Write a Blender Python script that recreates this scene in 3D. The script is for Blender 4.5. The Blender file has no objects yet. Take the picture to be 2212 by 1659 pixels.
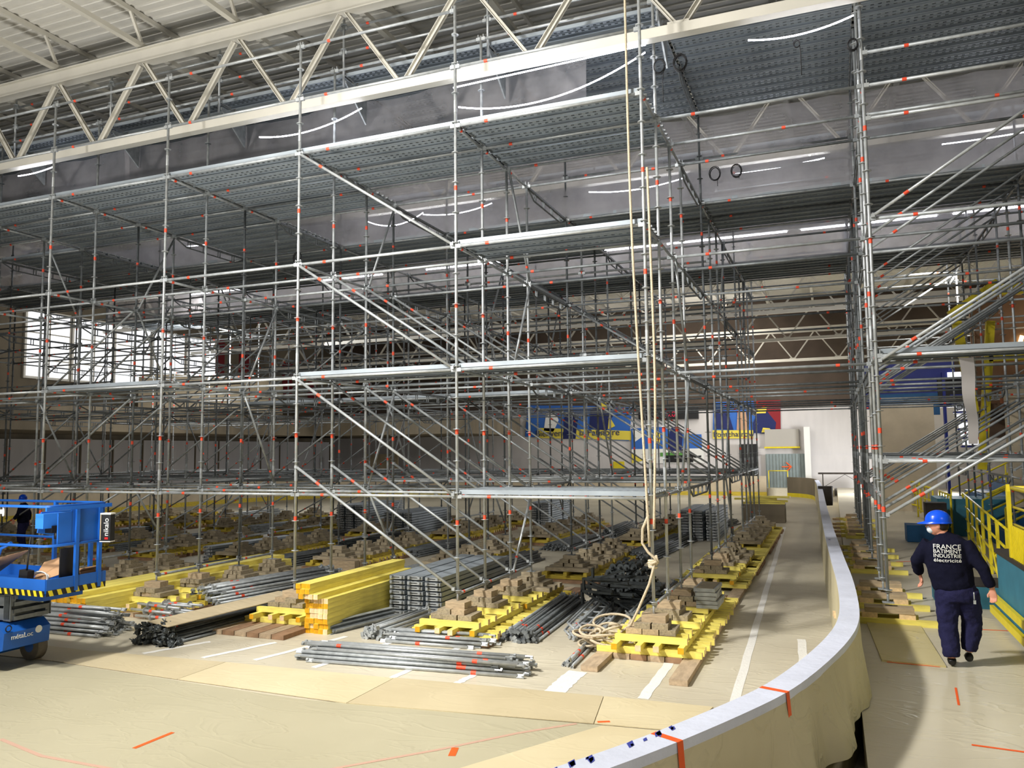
import bpy, math, random
from mathutils import Vector, Matrix, Euler
rnd = random.Random(7)
sc = bpy.context.scene
COL = sc.collection
pi = math.pi
def lin(c):
    return tuple(((v/255)/12.92 if v/255 <= .04045 else ((v/255+.055)/1.055)**2.4) for v in c)
# ------------------------------------------------------------------ camera
cam = bpy.data.objects.new('camera', bpy.data.cameras.new('camera')); COL.objects.link(cam)
cam.data.sensor_width = 36; cam.data.lens = 1722.33/2212*36
cam.data.clip_end = 300; cam.data.clip_start = .05
yaw, pit, rol = .3802, .0840, -.0108
F = Vector((-math.sin(yaw)*math.cos(pit), math.cos(yaw)*math.cos(pit), math.sin(pit)))
R0 = Vector((math.cos(yaw), math.sin(yaw), 0)); U0 = R0.cross(F)
R1 = R0*math.cos(rol)+U0*math.sin(rol); U1 = U0*math.cos(rol)-R0*math.sin(rol)
m = Matrix((R1, U1, -F)).transposed().to_4x4(); m.translation = Vector((0, 0, 2.87))
cam.matrix_world = m
sc.camera = cam
# ------------------------------------------------------------------ light
sc.view_settings.view_transform = 'Standard'; sc.view_settings.look = 'None'
sc.view_settings.gamma = 1; sc.view_settings.exposure = -.05
sc.cycles.max_bounces = 6; sc.cycles.diffuse_bounces = 3; sc.cycles.glossy_bounces = 3; sc.cycles.transmission_bounces = 4; sc.cycles.transparent_max_bounces = 20
w = bpy.data.worlds.new('world'); sc.world = w; w.use_nodes = True
w.node_tree.nodes['Background'].inputs[0].default_value = (.93, .96, 1, 1)
w.node_tree.nodes['Background'].inputs[1].default_value = .13
def area(name, loc, target, size, power, color, sy=None, spread=180):
    l = bpy.data.lights.new(name, 'AREA'); l.energy = power; l.color = color; l.size = size
    if sy: l.shape = 'RECTANGLE'; l.size_y = sy
    l.spread = math.radians(spread)
    o = bpy.data.objects.new(name, l); COL.objects.link(o); o.location = loc
    o.rotation_euler = (Vector(target)-Vector(loc)).to_track_quat('-Z', 'Y').to_euler()
    return o
# two site floodlights under the roof, then added fills for bounce and drape
area('flood_and_fill', (-8.2, 3.4, 10.6), (-2.5, 12, 1), .9, 980, (1, .975, .93), None, 112)
area('flood_and_fill', (-16, -4, 10.5), (-8, 12, 2), 1.6, 800, (1, .975, .94), None, 115)
area('flood_and_fill', (-9, 4.3, .35), (-10.5, 6.3, 12), 2.0, 620, (1, .985, .95), None, 130)  # added uplight near the floor, imitates light bouncing up to the roof
area('flood_and_fill', (-2.2, 2.0, .4), (-3, 5, 12), 1.6, 200, (1, .985, .95), None, 130)  # second unseen uplight by the boards, stands in for bounce
area('flood_and_fill', (5, 1.5, 6.5), (.2, 8, 1), 1.5, 130, (1, .95, .86))  # added fill that brightens the outer drape of the rink board
# daylight through the far doors and the glazed left side, with added wall fills between
area('daylight', (5.5, 45.5, 3.2), (.6, 44.5, .45), 2.5, 1500, (.97, .98, 1), 2.5)
area('hall_fill', (3.2, 27, 8), (2.6, 34, 3), 1.5, 220, (1, .94, .86))  # unseen source added to brighten the partition
area('hall_fill', (-24, 26, 7.6), (-34, 34, 4), 4, 450, (1, .97, .93))  # added to lift the left wall and its curved front
area('daylight', (-27, 34, 8.0), (-15, 33, 3), 10, 500, (.95, .98, 1), 4)
area('hall_fill', (-6, 46, 8.5), (-9, 53, 3), 6, 600, (1, .95, .88), 8)  # added fill over the far wall and murals
# ------------------------------------------------------------------ materials
def mat(name, col, rough=.6, metal=0, var=.0, scale=8, bump=0, bscale=30, spec=.4, emis=None, es=0, stretch=None, dirt=None):
    m = bpy.data.materials.new(name); m.use_nodes = True
    nt = m.node_tree; N = nt.nodes; L = nt.links
    b = N['Principled BSDF']; c = lin(col)
    b.inputs['Base Color'].default_value = (*c, 1); b.inputs['Roughness'].default_value = rough
    b.inputs['Metallic'].default_value = metal; b.inputs['Specular IOR Level'].default_value = spec
    if emis:
        b.inputs['Emission Color'].default_value = (*lin(emis), 1); b.inputs['Emission Strength'].default_value = es
    if var or bump:
        tc = N.new('ShaderNodeTexCoord'); mp = N.new('ShaderNodeMapping')
        if stretch: mp.inputs['Scale'].default_value = stretch
        L.new(tc.outputs['Object'], mp.inputs[0])
    if var:
        n = N.new('ShaderNodeTexNoise'); n.inputs['Scale'].default_value = scale; n.inputs['Detail'].default_value = 5
        L.new(mp.outputs[0], n.inputs[0])
        r = N.new('ShaderNodeValToRGB'); r.color_ramp.elements[0].position = .32; r.color_ramp.elements[1].position = .68
        d = lin(dirt) if dirt else tuple(v*(1-var) for v in c)
        r.color_ramp.elements[0].color = (*d, 1); r.color_ramp.elements[1].color = (*tuple(min(1, v*(1+var*.35)) for v in c), 1)
        oi = N.new('ShaderNodeObjectInfo'); hs = N.new('ShaderNodeHueSaturation')
        mr = N.new('ShaderNodeMapRange'); mr.inputs[3].default_value = 1-var*.45; mr.inputs[4].default_value = 1+var*.3
        L.new(oi.outputs['Random'], mr.inputs[0]); L.new(mr.outputs[0], hs.inputs['Value'])
        L.new(n.outputs[0], r.inputs[0]); L.new(r.outputs[0], hs.inputs['Color']); L.new(hs.outputs[0], b.inputs['Base Color'])
    if bump:
        n2 = N.new('ShaderNodeTexNoise'); n2.inputs['Scale'].default_value = bscale; n2.inputs['Detail'].default_value = 4
        L.new(mp.outputs[0], n2.inputs[0])
        bp = N.new('ShaderNodeBump'); bp.inputs['Strength'].default_value = bump; bp.inputs['Distance'].default_value = .02
        L.new(n2.outputs[0], bp.inputs['Height']); L.new(bp.outputs[0], b.inputs['Normal'])
    return m
M = {}
M['galv'] = mat('galvanised_steel', (176, 181, 183), .42, .3, .28, 9, stretch=(1, 1, 1))
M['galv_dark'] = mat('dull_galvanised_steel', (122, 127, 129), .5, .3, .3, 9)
M['galv_pale'] = mat('pale_galvanised_steel', (186, 190, 191), .38, .4, .2, 9)
M['black_steel'] = mat('dark_oiled_steel', (78, 83, 84), .5, .5, .3, 12)
M['tape'] = mat('orange_red_tape', (238, 84, 54), .5)
M['deck'] = mat('deck_steel', (158, 167, 174), .5, .15, .22, 4, stretch=(.4, 6, 1))
M['yellow'] = mat('yellow_painted_timber', (252, 232, 118), .62, 0, .22, 3, .1, 40, stretch=(1, 6, 6))
M['yellow_end'] = mat('raw_timber_end', (236, 205, 160), .75, 0, .2, 20)
M['yellow_dark'] = mat('orange_painted_end', (228, 165, 20), .6, 0, .2, 20)
M['wood'] = mat('grey_brown_packing_timber', (162, 149, 124), .8, 0, .35, 8, .25, 40, stretch=(1, 5, 5))
M['wood_new'] = mat('fresh_packing_timber', (184, 163, 132), .75, 0, .25, 8, .2, 40, stretch=(1, 5, 5))
M['plank'] = mat('brown_sole_plank', (186, 164, 136), .78, 0, .25, 5, .15, 40, stretch=(4, 1, 4))
M['plank_side'] = mat('red_brown_plank_edge', (152, 120, 92), .8, 0, .25, 8)
M['white_steel'] = mat('cream_white_painted_steel', (212, 208, 196), .5, 0, .06, 2)
M['roof'] = mat('white_roof_sheet', (222, 219, 210), .55, 0, .06, .8)
M['led'] = mat('led_tube', (255, 255, 255), .4, emis=(238, 240, 255), es=26)
M['rope'] = mat('hemp_rope', (226, 210, 180), .9, 0, .25, 60, .6, 160)
M['black'] = mat('black_rubber', (24, 24, 26), .5)
M['blue'] = mat('blue_machine_paint', (28, 92, 178), .4, 0, .1, 3)
M['blue_light'] = mat('light_blue_machine_paint', (48, 118, 208), .4, 0, .06, 3)
M['white'] = mat('white_plastic', (235, 235, 230), .5)
M['red'] = mat('red_paint', (200, 30, 30), .5)
M['card'] = mat('brown_cardboard', (190, 150, 112), .8, 0, .1, 4)
M['rubber'] = mat('dusty_grey_tyre', (120, 112, 98), .85, 0, .25, 8)
M['ply'] = mat('plywood_sheet', (196, 180, 148), .7, 0, .12, 3, stretch=(1, 5, 1))
M['ylw_rail'] = mat('yellow_rail_paint', (226, 206, 40), .45, 0, .1, 4)
M['teal'] = mat('teal_painted_concrete', (60, 124, 146), .6, 0, .15, 3)
M['dark_top'] = mat('dark_worn_step', (58, 52, 46), .8, 0, .2, 6)
M['navy_wall'] = mat('navy_blue_cladding', (22, 40, 128), .5, 0, .1, 2)
M['concrete'] = mat('beige_concrete', (196, 182, 156), .85, 0, .15, 1.5, .1, 20)
M['concrete_dark'] = mat('stained_concrete', (128, 118, 100), .85, 0, .3, 1, .1, 20, stretch=(1, 1, .3))
M['seat'] = mat('blue_stand_paint', (34, 92, 140), .6, 0, .2, 3)
M['orange'] = mat('orange_tape', (242, 96, 34), .5)
M['red_dim'] = mat('covered_red_line', (196, 160, 140), .6)
M['cover_blue'] = mat('pale_blue_cap_film', (222, 227, 244), .45, 0, .10, 3, .3, 14)
M['blue_scuff'] = mat('blue_scuffed_paint', (60, 70, 160), .5)

M['skin'] = mat('skin', (214, 150, 124), .55, 0, .06, 20); M['hair'] = mat('dark_hair', (38, 30, 26), .7)
M['mask'] = mat('white_paper_mask', (220, 232, 238), .8); M['helmet'] = mat('glossy_blue_helmet', (16, 84, 232), .25)
M['navy_knit'] = mat('dark_navy_fleece', (24, 25, 44), .95, 0, .15, 30, .3, 200, spec=.1); M['navy_cloth'] = mat('navy_work_cloth', (38, 38, 72), .9, 0, .15, 12, .25, 90, spec=.15)
M['booth_wall'] = mat('brown_booth_lining', (122, 98, 78), .7, 0, .15, 2); M['orange_board'] = mat('orange_brown_board', (190, 110, 60), .7)
M['booth_lamp'] = mat('warm_strip_lamp', (255, 230, 190), .5, emis=(255, 214, 150), es=6)
M['wall_white'] = mat('greyish_white_wall', (214, 210, 208), .8, 0, .10, 1.2, stretch=(1, 1, .25)); M['strip_film'] = mat('grey_white_film', (176, 172, 170), .5)
M['yellow_dimmed'] = mat('rear_dimmed_yellow', (206, 182, 66), .75, 0, .3, 3, stretch=(1, 6, 6))  # duller yellow for far cribs and kickplate, rear gloom put into the colour
M['wall_brown'] = mat('brown_upper_wall', (88, 76, 66), .85, 0, .2, 1)
M['winlight'] = mat('daylight_glazing', (255, 255, 255), .3, emis=(244, 248, 255), es=1.15)
M['red_dark'] = mat('dark_red_panel', (110, 20, 28), .7)
M['red_glow'] = mat('red_display_digits', (120, 10, 30), .4, emis=(220, 30, 70), es=.8)
M['grey_sheet'] = mat('grey_green_corrugated_sheet', (146, 158, 158), .5, .2, .1, 3)
M['shutter'] = mat('grey_shutter', (176, 172, 164), .6)
M['mural_blue'] = mat('mural_blue', (52, 104, 186), .7); M['mural_navy'] = mat('mural_navy', (28, 38, 92), .7)
M['mural_yellow'] = mat('mural_yellow', (226, 208, 80), .7); M['mural_red'] = mat('mural_red', (140, 32, 40), .7)
M['mural_green'] = mat('mural_green', (90, 150, 70), .7); M['mural_skin'] = mat('mural_tan', (190, 150, 120), .7)

def floor_mat(name, col, dark, wr, rough, sc1=.35):
    m = bpy.data.materials.new(name); m.use_nodes = True; nt = m.node_tree; N = nt.nodes; L = nt.links
    b = N['Principled BSDF']; tc = N.new('ShaderNodeTexCoord')
    n = N.new('ShaderNodeTexNoise'); n.inputs['Scale'].default_value = sc1; n.inputs['Detail'].default_value = 8
    L.new(tc.outputs['Object'], n.inputs[0])
    r = N.new('ShaderNodeValToRGB'); r.color_ramp.elements[0].position = .35; r.color_ramp.elements[1].position = .65
    r.color_ramp.elements[0].color = (*lin(dark), 1); r.color_ramp.elements[1].color = (*lin(col), 1)
    L.new(n.outputs[0], r.inputs[0]); L.new(r.outputs[0], b.inputs['Base Color'])
    b.inputs['Roughness'].default_value = rough; b.inputs['Specular IOR Level'].default_value = .35
    # creases of the film: distorted, stretched ridges
    mp = N.new('ShaderNodeMapping'); mp.inputs['Scale'].default_value = (.45, 1.2, 1); mp.inputs['Rotation'].default_value = (0, 0, .35)
    L.new(tc.outputs['Object'], mp.inputs[0])
    n2 = N.new('ShaderNodeTexNoise'); n2.inputs['Scale'].default_value = 1.7; n2.inputs['Detail'].default_value = 3; n2.inputs['Distortion'].default_value = 1.2
    L.new(mp.outputs[0], n2.inputs[0])
    r2 = N.new('ShaderNodeValToRGB'); e = r2.color_ramp.elements; e[0].position = .46; e[0].color = (0, 0, 0, 1); e[1].position = .5; e[1].color = (1, 1, 1, 1)
    e2 = r2.color_ramp.elements.new(.54); e2.color = (0, 0, 0, 1)
    L.new(n2.outputs[0], r2.inputs[0])
    n3 = N.new('ShaderNodeTexNoise'); n3.inputs['Scale'].default_value = 2.2; n3.inputs['Detail'].default_value = 3; L.new(mp.outputs[0], n3.inputs[0])
    ad = N.new('ShaderNodeMath'); ad.operation = 'MULTIPLY_ADD'; ad.inputs[1].default_value = .8
    L.new(r2.outputs[0], ad.inputs[0]); L.new(n3.outputs[0], ad.inputs[2])
    bp = N.new('ShaderNodeBump'); bp.inputs['Strength'].default_value = wr; bp.inputs['Distance'].default_value = .03
    L.new(ad.outputs[0], bp.inputs['Height']); L.new(bp.outputs[0], b.inputs['Normal'])
    return m
M['film_floor'] = floor_mat('floor_film', (210, 202, 180), (188, 179, 158), .22, .42)
M['sheet_near'] = floor_mat('matte_floor_sheet', (184, 177, 150), (172, 165, 138), .16, .5)
M['board_pale'] = floor_mat('pale_hardboard', (214, 201, 166), (206, 192, 156), .1, .5, 1)
M['board_tan'] = floor_mat('tan_hardboard', (202, 188, 154), (192, 178, 144), .1, .5, 1)
M['ramp_film'] = floor_mat('yellowish_ramp_film', (206, 192, 140), (190, 176, 126), .4, .45)
M['drape'] = floor_mat('board_drape_film', (214, 204, 170), (196, 186, 152), .3, .5, .8)
M['white_tape'] = mat('white_film_tape', (242, 240, 234), .35, 0, .06, 12, .3, 30)

def film_mat(name, op, col):
    m = bpy.data.materials.new(name); m.use_nodes = True; nt = m.node_tree; N = nt.nodes; L = nt.links
    N.remove(N['Principled BSDF']); out = N['Material Output']
    d = N.new('ShaderNodeBsdfDiffuse'); t = N.new('ShaderNodeBsdfTranslucent'); tr = N.new('ShaderNodeBsdfTransparent')
    for s in (d, t): s.inputs[0].default_value = (*lin(col), 1)
    m1 = N.new('ShaderNodeMixShader'); m1.inputs[0].default_value = .5; L.new(d.outputs[0], m1.inputs[1]); L.new(t.outputs[0], m1.inputs[2])
    m2 = N.new('ShaderNodeMixShader'); L.new(tr.outputs[0], m2.inputs[1]); L.new(m1.outputs[0], m2.inputs[2])
    tc = N.new('ShaderNodeTexCoord'); n = N.new('ShaderNodeTexNoise'); n.inputs['Scale'].default_value = 1.3; n.inputs['Detail'].default_value = 6
    L.new(tc.outputs['Object'], n.inputs[0]); mr = N.new('ShaderNodeMapRange'); mr.inputs[1].default_value = .3; mr.inputs[2].default_value = .7
    mr.inputs[3].default_value = op-.12; mr.inputs[4].default_value = op+.12
    L.new(n.outputs[0], mr.inputs[0]); L.new(mr.outputs[0], m2.inputs[0]); L.new(m2.outputs[0], out.inputs[0])
    return m
M['film'] = film_mat('hanging_translucent_film', .38, (222, 218, 220))

def deck_mat():
    m = M['deck']; nt = m.node_tree; N = nt.nodes; L = nt.links; b = N['Principled BSDF']
    tc = N.new('ShaderNodeTexCoord'); sx = N.new('ShaderNodeSeparateXYZ'); L.new(tc.outputs['Object'], sx.inputs[0])
    def mod(sock, per, lo, hi):
        a = N.new('ShaderNodeMath'); a.operation = 'MODULO'; a.inputs[1].default_value = per
        ad = N.new('ShaderNodeMath'); ad.operation = 'ADD'; ad.inputs[1].default_value = per*100; L.new(sock, ad.inputs[0]); L.new(ad.outputs[0], a.inputs[0])
        g = N.new('ShaderNodeMath'); g.operation = 'GREATER_THAN'; g.inputs[1].default_value = lo; L.new(a.outputs[0], g.inputs[0])
        l = N.new('ShaderNodeMath'); l.operation = 'LESS_THAN'; l.inputs[1].default_value = hi; L.new(a.outputs[0], l.inputs[0])
        q = N.new('ShaderNodeMath'); q.operation = 'MULTIPLY'; L.new(g.outputs[0], q.inputs[0]); L.new(l.outputs[0], q.inputs[1]); return q
    px = mod(sx.outputs[0], .12, .02, .075)
    def band(c, h):
        s = N.new('ShaderNodeMath'); s.operation = 'SUBTRACT'; s.inputs[1].default_value = c; L.new(sx.outputs[1], s.inputs[0])
        a = N.new('ShaderNodeMath'); a.operation = 'ABSOLUTE'; L.new(s.outputs[0], a.inputs[0])
        l = N.new('ShaderNodeMath'); l.operation = 'LESS_THAN'; l.inputs[1].default_value = h; L.new(a.outputs[0], l.inputs[0]); return l
    b1, b2 = band(.05, .015), band(-.05, .015)
    s = N.new('ShaderNodeMath'); s.operation = 'ADD'; L.new(b1.outputs[0], s.inputs[0]); L.new(b2.outputs[0], s.inputs[1])
    k = N.new('ShaderNodeMath'); k.operation = 'MULTIPLY'; L.new(px.outputs[0], k.inputs[0]); L.new(s.outputs[0], k.inputs[1])
    oi = N.new('ShaderNodeObjectInfo'); th = N.new('ShaderNodeMath'); th.operation = 'GREATER_THAN'; th.inputs[1].default_value = .82; L.new(oi.outputs['Random'], th.inputs[0])
    zb = N.new('ShaderNodeMath'); zb.operation = 'LESS_THAN'; zb.inputs[1].default_value = -.012; L.new(sx.outputs[2], zb.inputs[0])
    mx = N.new('ShaderNodeMath'); mx.operation = 'MAXIMUM'; L.new(th.outputs[0], mx.inputs[0]); L.new(zb.outputs[0], mx.inputs[1])
    k2 = N.new('ShaderNodeMath'); k2.operation = 'MULTIPLY'; L.new(k.outputs[0], k2.inputs[0]); L.new(mx.outputs[0], k2.inputs[1]); k = k2
    inv = N.new('ShaderNodeMath'); inv.operation = 'SUBTRACT'; inv.inputs[0].default_value = 1; L.new(k.outputs[0], inv.inputs[1])
    L.new(inv.outputs[0], b.inputs['Alpha'])
deck_mat()

# ------------------------------------------------------------------ mesh builder
class MB:
    def __init__(s): s.v = []; s.f = []; s.m = []; s.s = []; s.mats = []
    def mi(s, m):
        if m not in s.mats: s.mats.append(m)
        return s.mats.index(m)
    def add(s, vs, fs, m, smooth=False):
        o = len(s.v); s.v += [tuple(v) for v in vs]; i = s.mi(m)
        for k, f in enumerate(fs):
            s.f.append([o+j for j in f]); s.m.append(i)
            s.s.append(smooth if isinstance(smooth, bool) else smooth[k])
        return s
    def box(s, c, d, m, rz=0, rot=None, end=None):
        x, y, z = (v/2 for v in d); Rm = rot or Matrix.Rotation(rz, 3, 'Z'); c = Vector(c)
        vs = [c+Rm@Vector((a*x, b*y, e*z)) for a in (-1, 1) for b in (-1, 1) for e in (-1, 1)]
        fs = [[0, 1, 3, 2], [4, 6, 7, 5], [0, 4, 5, 1], [2, 3, 7, 6], [0, 2, 6, 4], [1, 5, 7, 3]]
        if end is None: s.add(vs, fs, m)
        else:
            s.add(vs, fs[2:], m); o = len(s.v)
            i = s.mi(end)
            for f in fs[:2]: s.f.append([o-8+j for j in f]); s.m.append(i); s.s.append(False)
        return s
    def tube(s, p, q, r, m, n=8, r2=None, caps=True, roll=0):
        p = Vector(p); q = Vector(q); d = (q-p); r2 = r if r2 is None else r2
        a = d.orthogonal().normalized(); b = d.cross(a).normalized()
        vs = []
        for c, rr in ((p, r), (q, r2)):
            for k in range(n):
                t = 2*pi*(k+.5)/n+roll; vs.append(c+a*math.cos(t)*rr+b*math.sin(t)*rr)
        fs = [[k, (k+1) % n, n+(k+1) % n, n+k] for k in range(n)]; sm = [n > 5]*n
        if caps: fs += [list(range(n))[::-1], list(range(n, 2*n))]; sm += [False, False]
        return s.add(vs, fs, m, sm)
    def path(s, pts, r, m, n=6, closed=False):
        pts = [Vector(p) for p in pts]; N = len(pts); vs = []
        prev = None
        for i, p in enumerate(pts):
            t = (pts[min(i+1, N-1)]-pts[max(i-1, 0)])
            if t.length < 1e-9: t = Vector((0, 0, 1))
            t.normalize()
            a = t.orthogonal().normalized() if prev is None else (prev-t*prev.dot(t)).normalized()
            prev = a; b = t.cross(a)
            rr = r[i] if isinstance(r, (list, tuple)) else r
            for k in range(n): vs.append(p+(a*math.cos(2*pi*k/n)+b*math.sin(2*pi*k/n))*rr)
        fs = [[i*n+k, i*n+(k+1) % n, (i+1)*n+(k+1) % n, (i+1)*n+k] for i in range(N-1) for k in range(n)]
        sm = [True]*len(fs); fs += [list(range(n))[::-1], [(N-1)*n+k for k in range(n)]]; sm += [False, False]
        return s.add(vs, fs, m, sm)
    def prism(s, poly, vec, m):
        poly = [Vector(p) for p in poly]; n = len(poly); vec = Vector(vec)
        return s.add(poly+[p+vec for p in poly], [list(range(n))[::-1], list(range(n, 2*n))]+[[k, (k+1) % n, n+(k+1) % n, n+k] for k in range(n)], m)
    def mesh(s, name):
        me = bpy.data.meshes.new(name); me.from_pydata(s.v, [], s.f)
        for x in s.mats: me.materials.append(M[x] if isinstance(x, str) else x)
        me.polygons.foreach_set('material_index', s.m); me.polygons.foreach_set('use_smooth', s.s)
        me.update(); return me
def link(name, me, parent=None, loc=None, rot=None):
    o = bpy.data.objects.new(name, me); COL.objects.link(o)
    if parent: o.parent = parent
    if loc is not None: o.location = loc
    if rot is not None: o.rotation_euler = rot
    return o
def tag(o, label, cat, group=None, kind=None):
    if label: o['label'] = label
    if cat: o['category'] = cat
    if group: o['group'] = group
    if kind: o['kind'] = kind
    return o
def thing(name, label, cat, loc=(0, 0, 0), rz=0, group=None):
    o = bpy.data.objects.new(name, None); COL.objects.link(o); o.location = loc; o.rotation_euler = (0, 0, rz)
    o.empty_display_size = .2
    return tag(o, label, cat, group)
def struct(name, mb, label=None, cat=None):
    o = link(name, mb.mesh(name)); o['kind'] = 'structure'
    if label: o['label'] = label
    if cat: o['category'] = cat
    return o
def text_mesh(txt, size, m, depth=.004, align='CENTER'):
    cu = bpy.data.curves.new('lettering', 'FONT'); cu.body = txt; cu.size = size; cu.align_x = align; cu.align_y = 'CENTER'; cu.extrude = depth
    ob = bpy.data.objects.new('lettering', cu); COL.objects.link(ob); bpy.context.view_layer.update()
    me = bpy.data.meshes.new_from_object(ob.evaluated_get(bpy.context.evaluated_depsgraph_get()))
    bpy.data.objects.remove(ob); me.materials.clear(); me.materials.append(M[m]); return me
# ------------------------------------------------------------------ the hall
OF = .45                                              # floor outside the rink lies higher than the rink floor
struct('floor', MB().box((-17, 23, -.1), (50, 76, .2), 'film_floor'), 'beige film-covered rink floor')
o = struct('floor_outside', MB().box((9.3, 23, OF/2-.15), (18.3, 76, OF+.3), 'film_floor').box((-17, 51.9, OF/2-.15), (34, 1.3, OF+.3), 'film_floor')); o['label'] = 'film-covered floor outside the rink boards'
def tilted(pts, t, m):                                # flat polygon lying on z
    return MB().prism([(x, y, t[0]) for x, y in pts], (0, 0, t[1]), m)
tag(link('protective_sheet', tilted([(-14, 8.05), (-10.3, 8.22), (-5.96, 7.98), (-2.36, 8.32), (-2.36, 8.3), (-3.72, 6.0), (-4.5, 3.0), (-14, 1)], (.001, .004), 'sheet_near').mesh('protective_sheet')),
    'dull grey-beige protective sheet over the rink floor nearest the camera', 'floor sheet')
bd = [([(-14, 8.1), (-10.3, 8.24), (-10.3, 8.84), (-14, 8.9)], 'board_tan', 'tan hardboard strip on the floor beside the lift wheel'),
      ([(-10.29, 8.24), (-7.9, 8.12), (-7.9, 9.0), (-10.29, 8.84)], 'board_tan', 'tan hardboard on the floor in front of the dark clamp pile'),
      ([(-7.89, 8.12), (-5.3, 8.03), (-5.3, 9.1), (-7.89, 9.0)], 'board_pale', 'pale hardboard on the floor below the front tube pile'),
      ([(-5.29, 8.03), (-2.45, 8.33), (-2.6, 9.27), (-5.29, 9.12)], 'board_tan', 'yellowish hardboard on the floor right of the front tube pile'),
      ([(-2.44, 8.33), (-1.5, 8.42), (-1.35, 9.3), (-2.59, 9.27)], 'board_pale', 'pale hardboard on the floor next to the curved rink board'),
      ([(-3.68, 6.05), (-2.34, 8.3), (-1.2, 8.38), (-.72, 6.9), (-1.4, 5.0)], 'board_pale', 'pale triangular hardboard tucked under the curved rink board')]
for i, (p, mm, lb) in enumerate(bd):
    tag(link('floor_board', tilted(p, (.005, .006+i*.0008), mm).mesh('floor_board')), lb, 'floor board')
def strip(name, pts, wd, z, m, label, cat='tape', th=.002):
    mb = MB(); P = [Vector((x, y, z)) for x, y in pts]; L = []; Rr = []
    for i, p in enumerate(P):
        t = (P[min(i+1, len(P)-1)]-P[max(i-1, 0)]).normalized(); n = Vector((-t.y, t.x, 0))*wd/2; L.append(p+n); Rr.append(p-n)
    for i in range(len(P)-1): mb.prism([L[i], Rr[i], Rr[i+1], L[i+1]], (0, 0, th), m)
    return tag(link(name, mb.mesh(name)), label, cat)
def wob(a, b, n=14, k=.012): return [(a[0]+(b[0]-a[0])*i/n+rnd.uniform(-k, k), a[1]+(b[1]-a[1])*i/n) for i in range(n+1)]
strip('white_tape', wob((-1.15, 9.6), (-1.75, 31), 30, .008), .11, .002, 'white_tape', 'long white tape on the floor of the aisle beside the rink board')
strip('white_tape', wob((-2.15, 9.36), (-2.16, 11.1)), .13, .002, 'white_tape', 'white tape coming out from under the corner crib')
strip('white_tape', wob((-3.2, 9.25), (-3.2, 10.2)), .26, .002, 'white_tape', 'wide white tape in front of the small tube bundle')
strip('white_tape', wob((-.55, 13.0), (-.42, 10.2)), .12, .002, 'white_tape', 'white tape at the foot of the rink board')
for a, b, lb in (((-5.35, 8.95), (-5.2, 10.9), 'white tape running under the front tube pile, fourth from its right end'), ((-6.6, 9.2), (-6.25, 11.2), 'white tape running under the left half of the front tube pile'),
                 ((-7.6, 9.25), (-7.2, 10.9), 'white tape left of the front tube pile'), ((-9.4, 9.0), (-9.0, 9.9), 'white tape in front of the dark clamp pile'),
                 ((-8.4, 9.1), (-8.0, 10.2), 'white tape in front of the brown planks'), ((-4.45, 9.2), (-4.4, 9.7), 'short white tape at the right end of the front tube pile')):
    strip('white_tape', wob(a, b), .10, .002, 'white_tape', lb)
strip('orange_tape', [(-6.48, 6.12), (-6.46, 6.6)], .05, .006, 'orange', 'thin orange mark on the grey sheet near the bottom left')
strip('orange_tape', [(-3.46, 7.02), (-3.52, 7.22)], .07, .006, 'orange', 'short orange tape on the grey sheet near the rink board')
strip('orange_tape', [(-2.42, 8.38), (-2.3, 8.44)], .05, .013, 'orange', 'orange tape tab at the joint of two hardboards')
strip('covered_line', [(-7.98, 5.84), (-7.17, 5.66), (-6.13, 5.66), (-5.3, 5.8), (-4.5, 6.2), (-3.64, 7.13), (-3.1, 7.8), (-2.62, 8.28)], .045, .0055, 'red_dim', 'faded red curved line showing through the grey sheet', 'line')
# marks on the outer floor
for pts, wd, lb in (([(.47, 10.15), (1.0, 10.12)], .05, 'orange tape across the end of the ramp film'), ([(1.62, 12.3), (2.3, 12.35)], .025, 'thin orange line on the outer floor behind the man'),
                    ([(2.2, 13.5), (2.4, 12.6)], .03, 'orange line on the outer floor along the yellow kerb rails'), ([(.95, 7.6), (1.5, 7.55)], .03, 'faint orange mark on the outer floor at the lower right'),
                    ([(1.15, 18.9), (1.75, 19.2)], .05, 'orange mark on the outer floor beside the dark blue blocks'), ([(1.0, 8.7), (1.05, 9.3)], .02, 'short faint orange mark on the outer floor in front of the man')):
    strip('orange_mark', pts, wd, OF+.002, 'orange', lb)
tag(link('ramp_sheet', MB().prism([(.3, 13.2, OF), (.98, 13.05, OF), (1.06, 10.1, OF), (.42, 10.15, OF)], (0, 0, .02), 'ramp_film').mesh('ramp_sheet')), 'yellowish film-covered panel strip on the outer floor in front of the short crib', 'floor sheet')
# rink board
inner = [(-2.2, 3.1), (-1.8, 3.75), (-1.44, 4.33), (-1.23, 4.7), (-.99, 5.17), (-.70, 5.8), (-.52, 6.25), (-.38, 6.75), (-.235, 7.36), (-.11, 8.0), (-.02, 8.65), (.02, 9.5), (0, 11.5), (-.08, 13.6), (-.22, 18), (-.30, 21), (-.45, 27), (-.6, 34.5), (-.78, 42), (-.95, 46)]
def sm(pts, it=2):
    for _ in range(it):
        q = [pts[0]]
        for a, b in zip(pts, pts[1:]): q += [(a[0]*.75+b[0]*.25, a[1]*.75+b[1]*.25), (a[0]*.25+b[0]*.75, a[1]*.25+b[1]*.75)]
        pts = q+[pts[-1]]
    return pts
inner = sm(inner)
def offs(pts, d):
    out = []
    for i, p in enumerate(pts):
        a = pts[max(i-1, 0)]; b = pts[min(i+1, len(pts)-1)]; t = Vector((b[0]-a[0], b[1]-a[1])).normalized(); out.append((p[0]+t.y*d, p[1]-t.x*d))
    return out
outer = offs(inner, .17)
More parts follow.
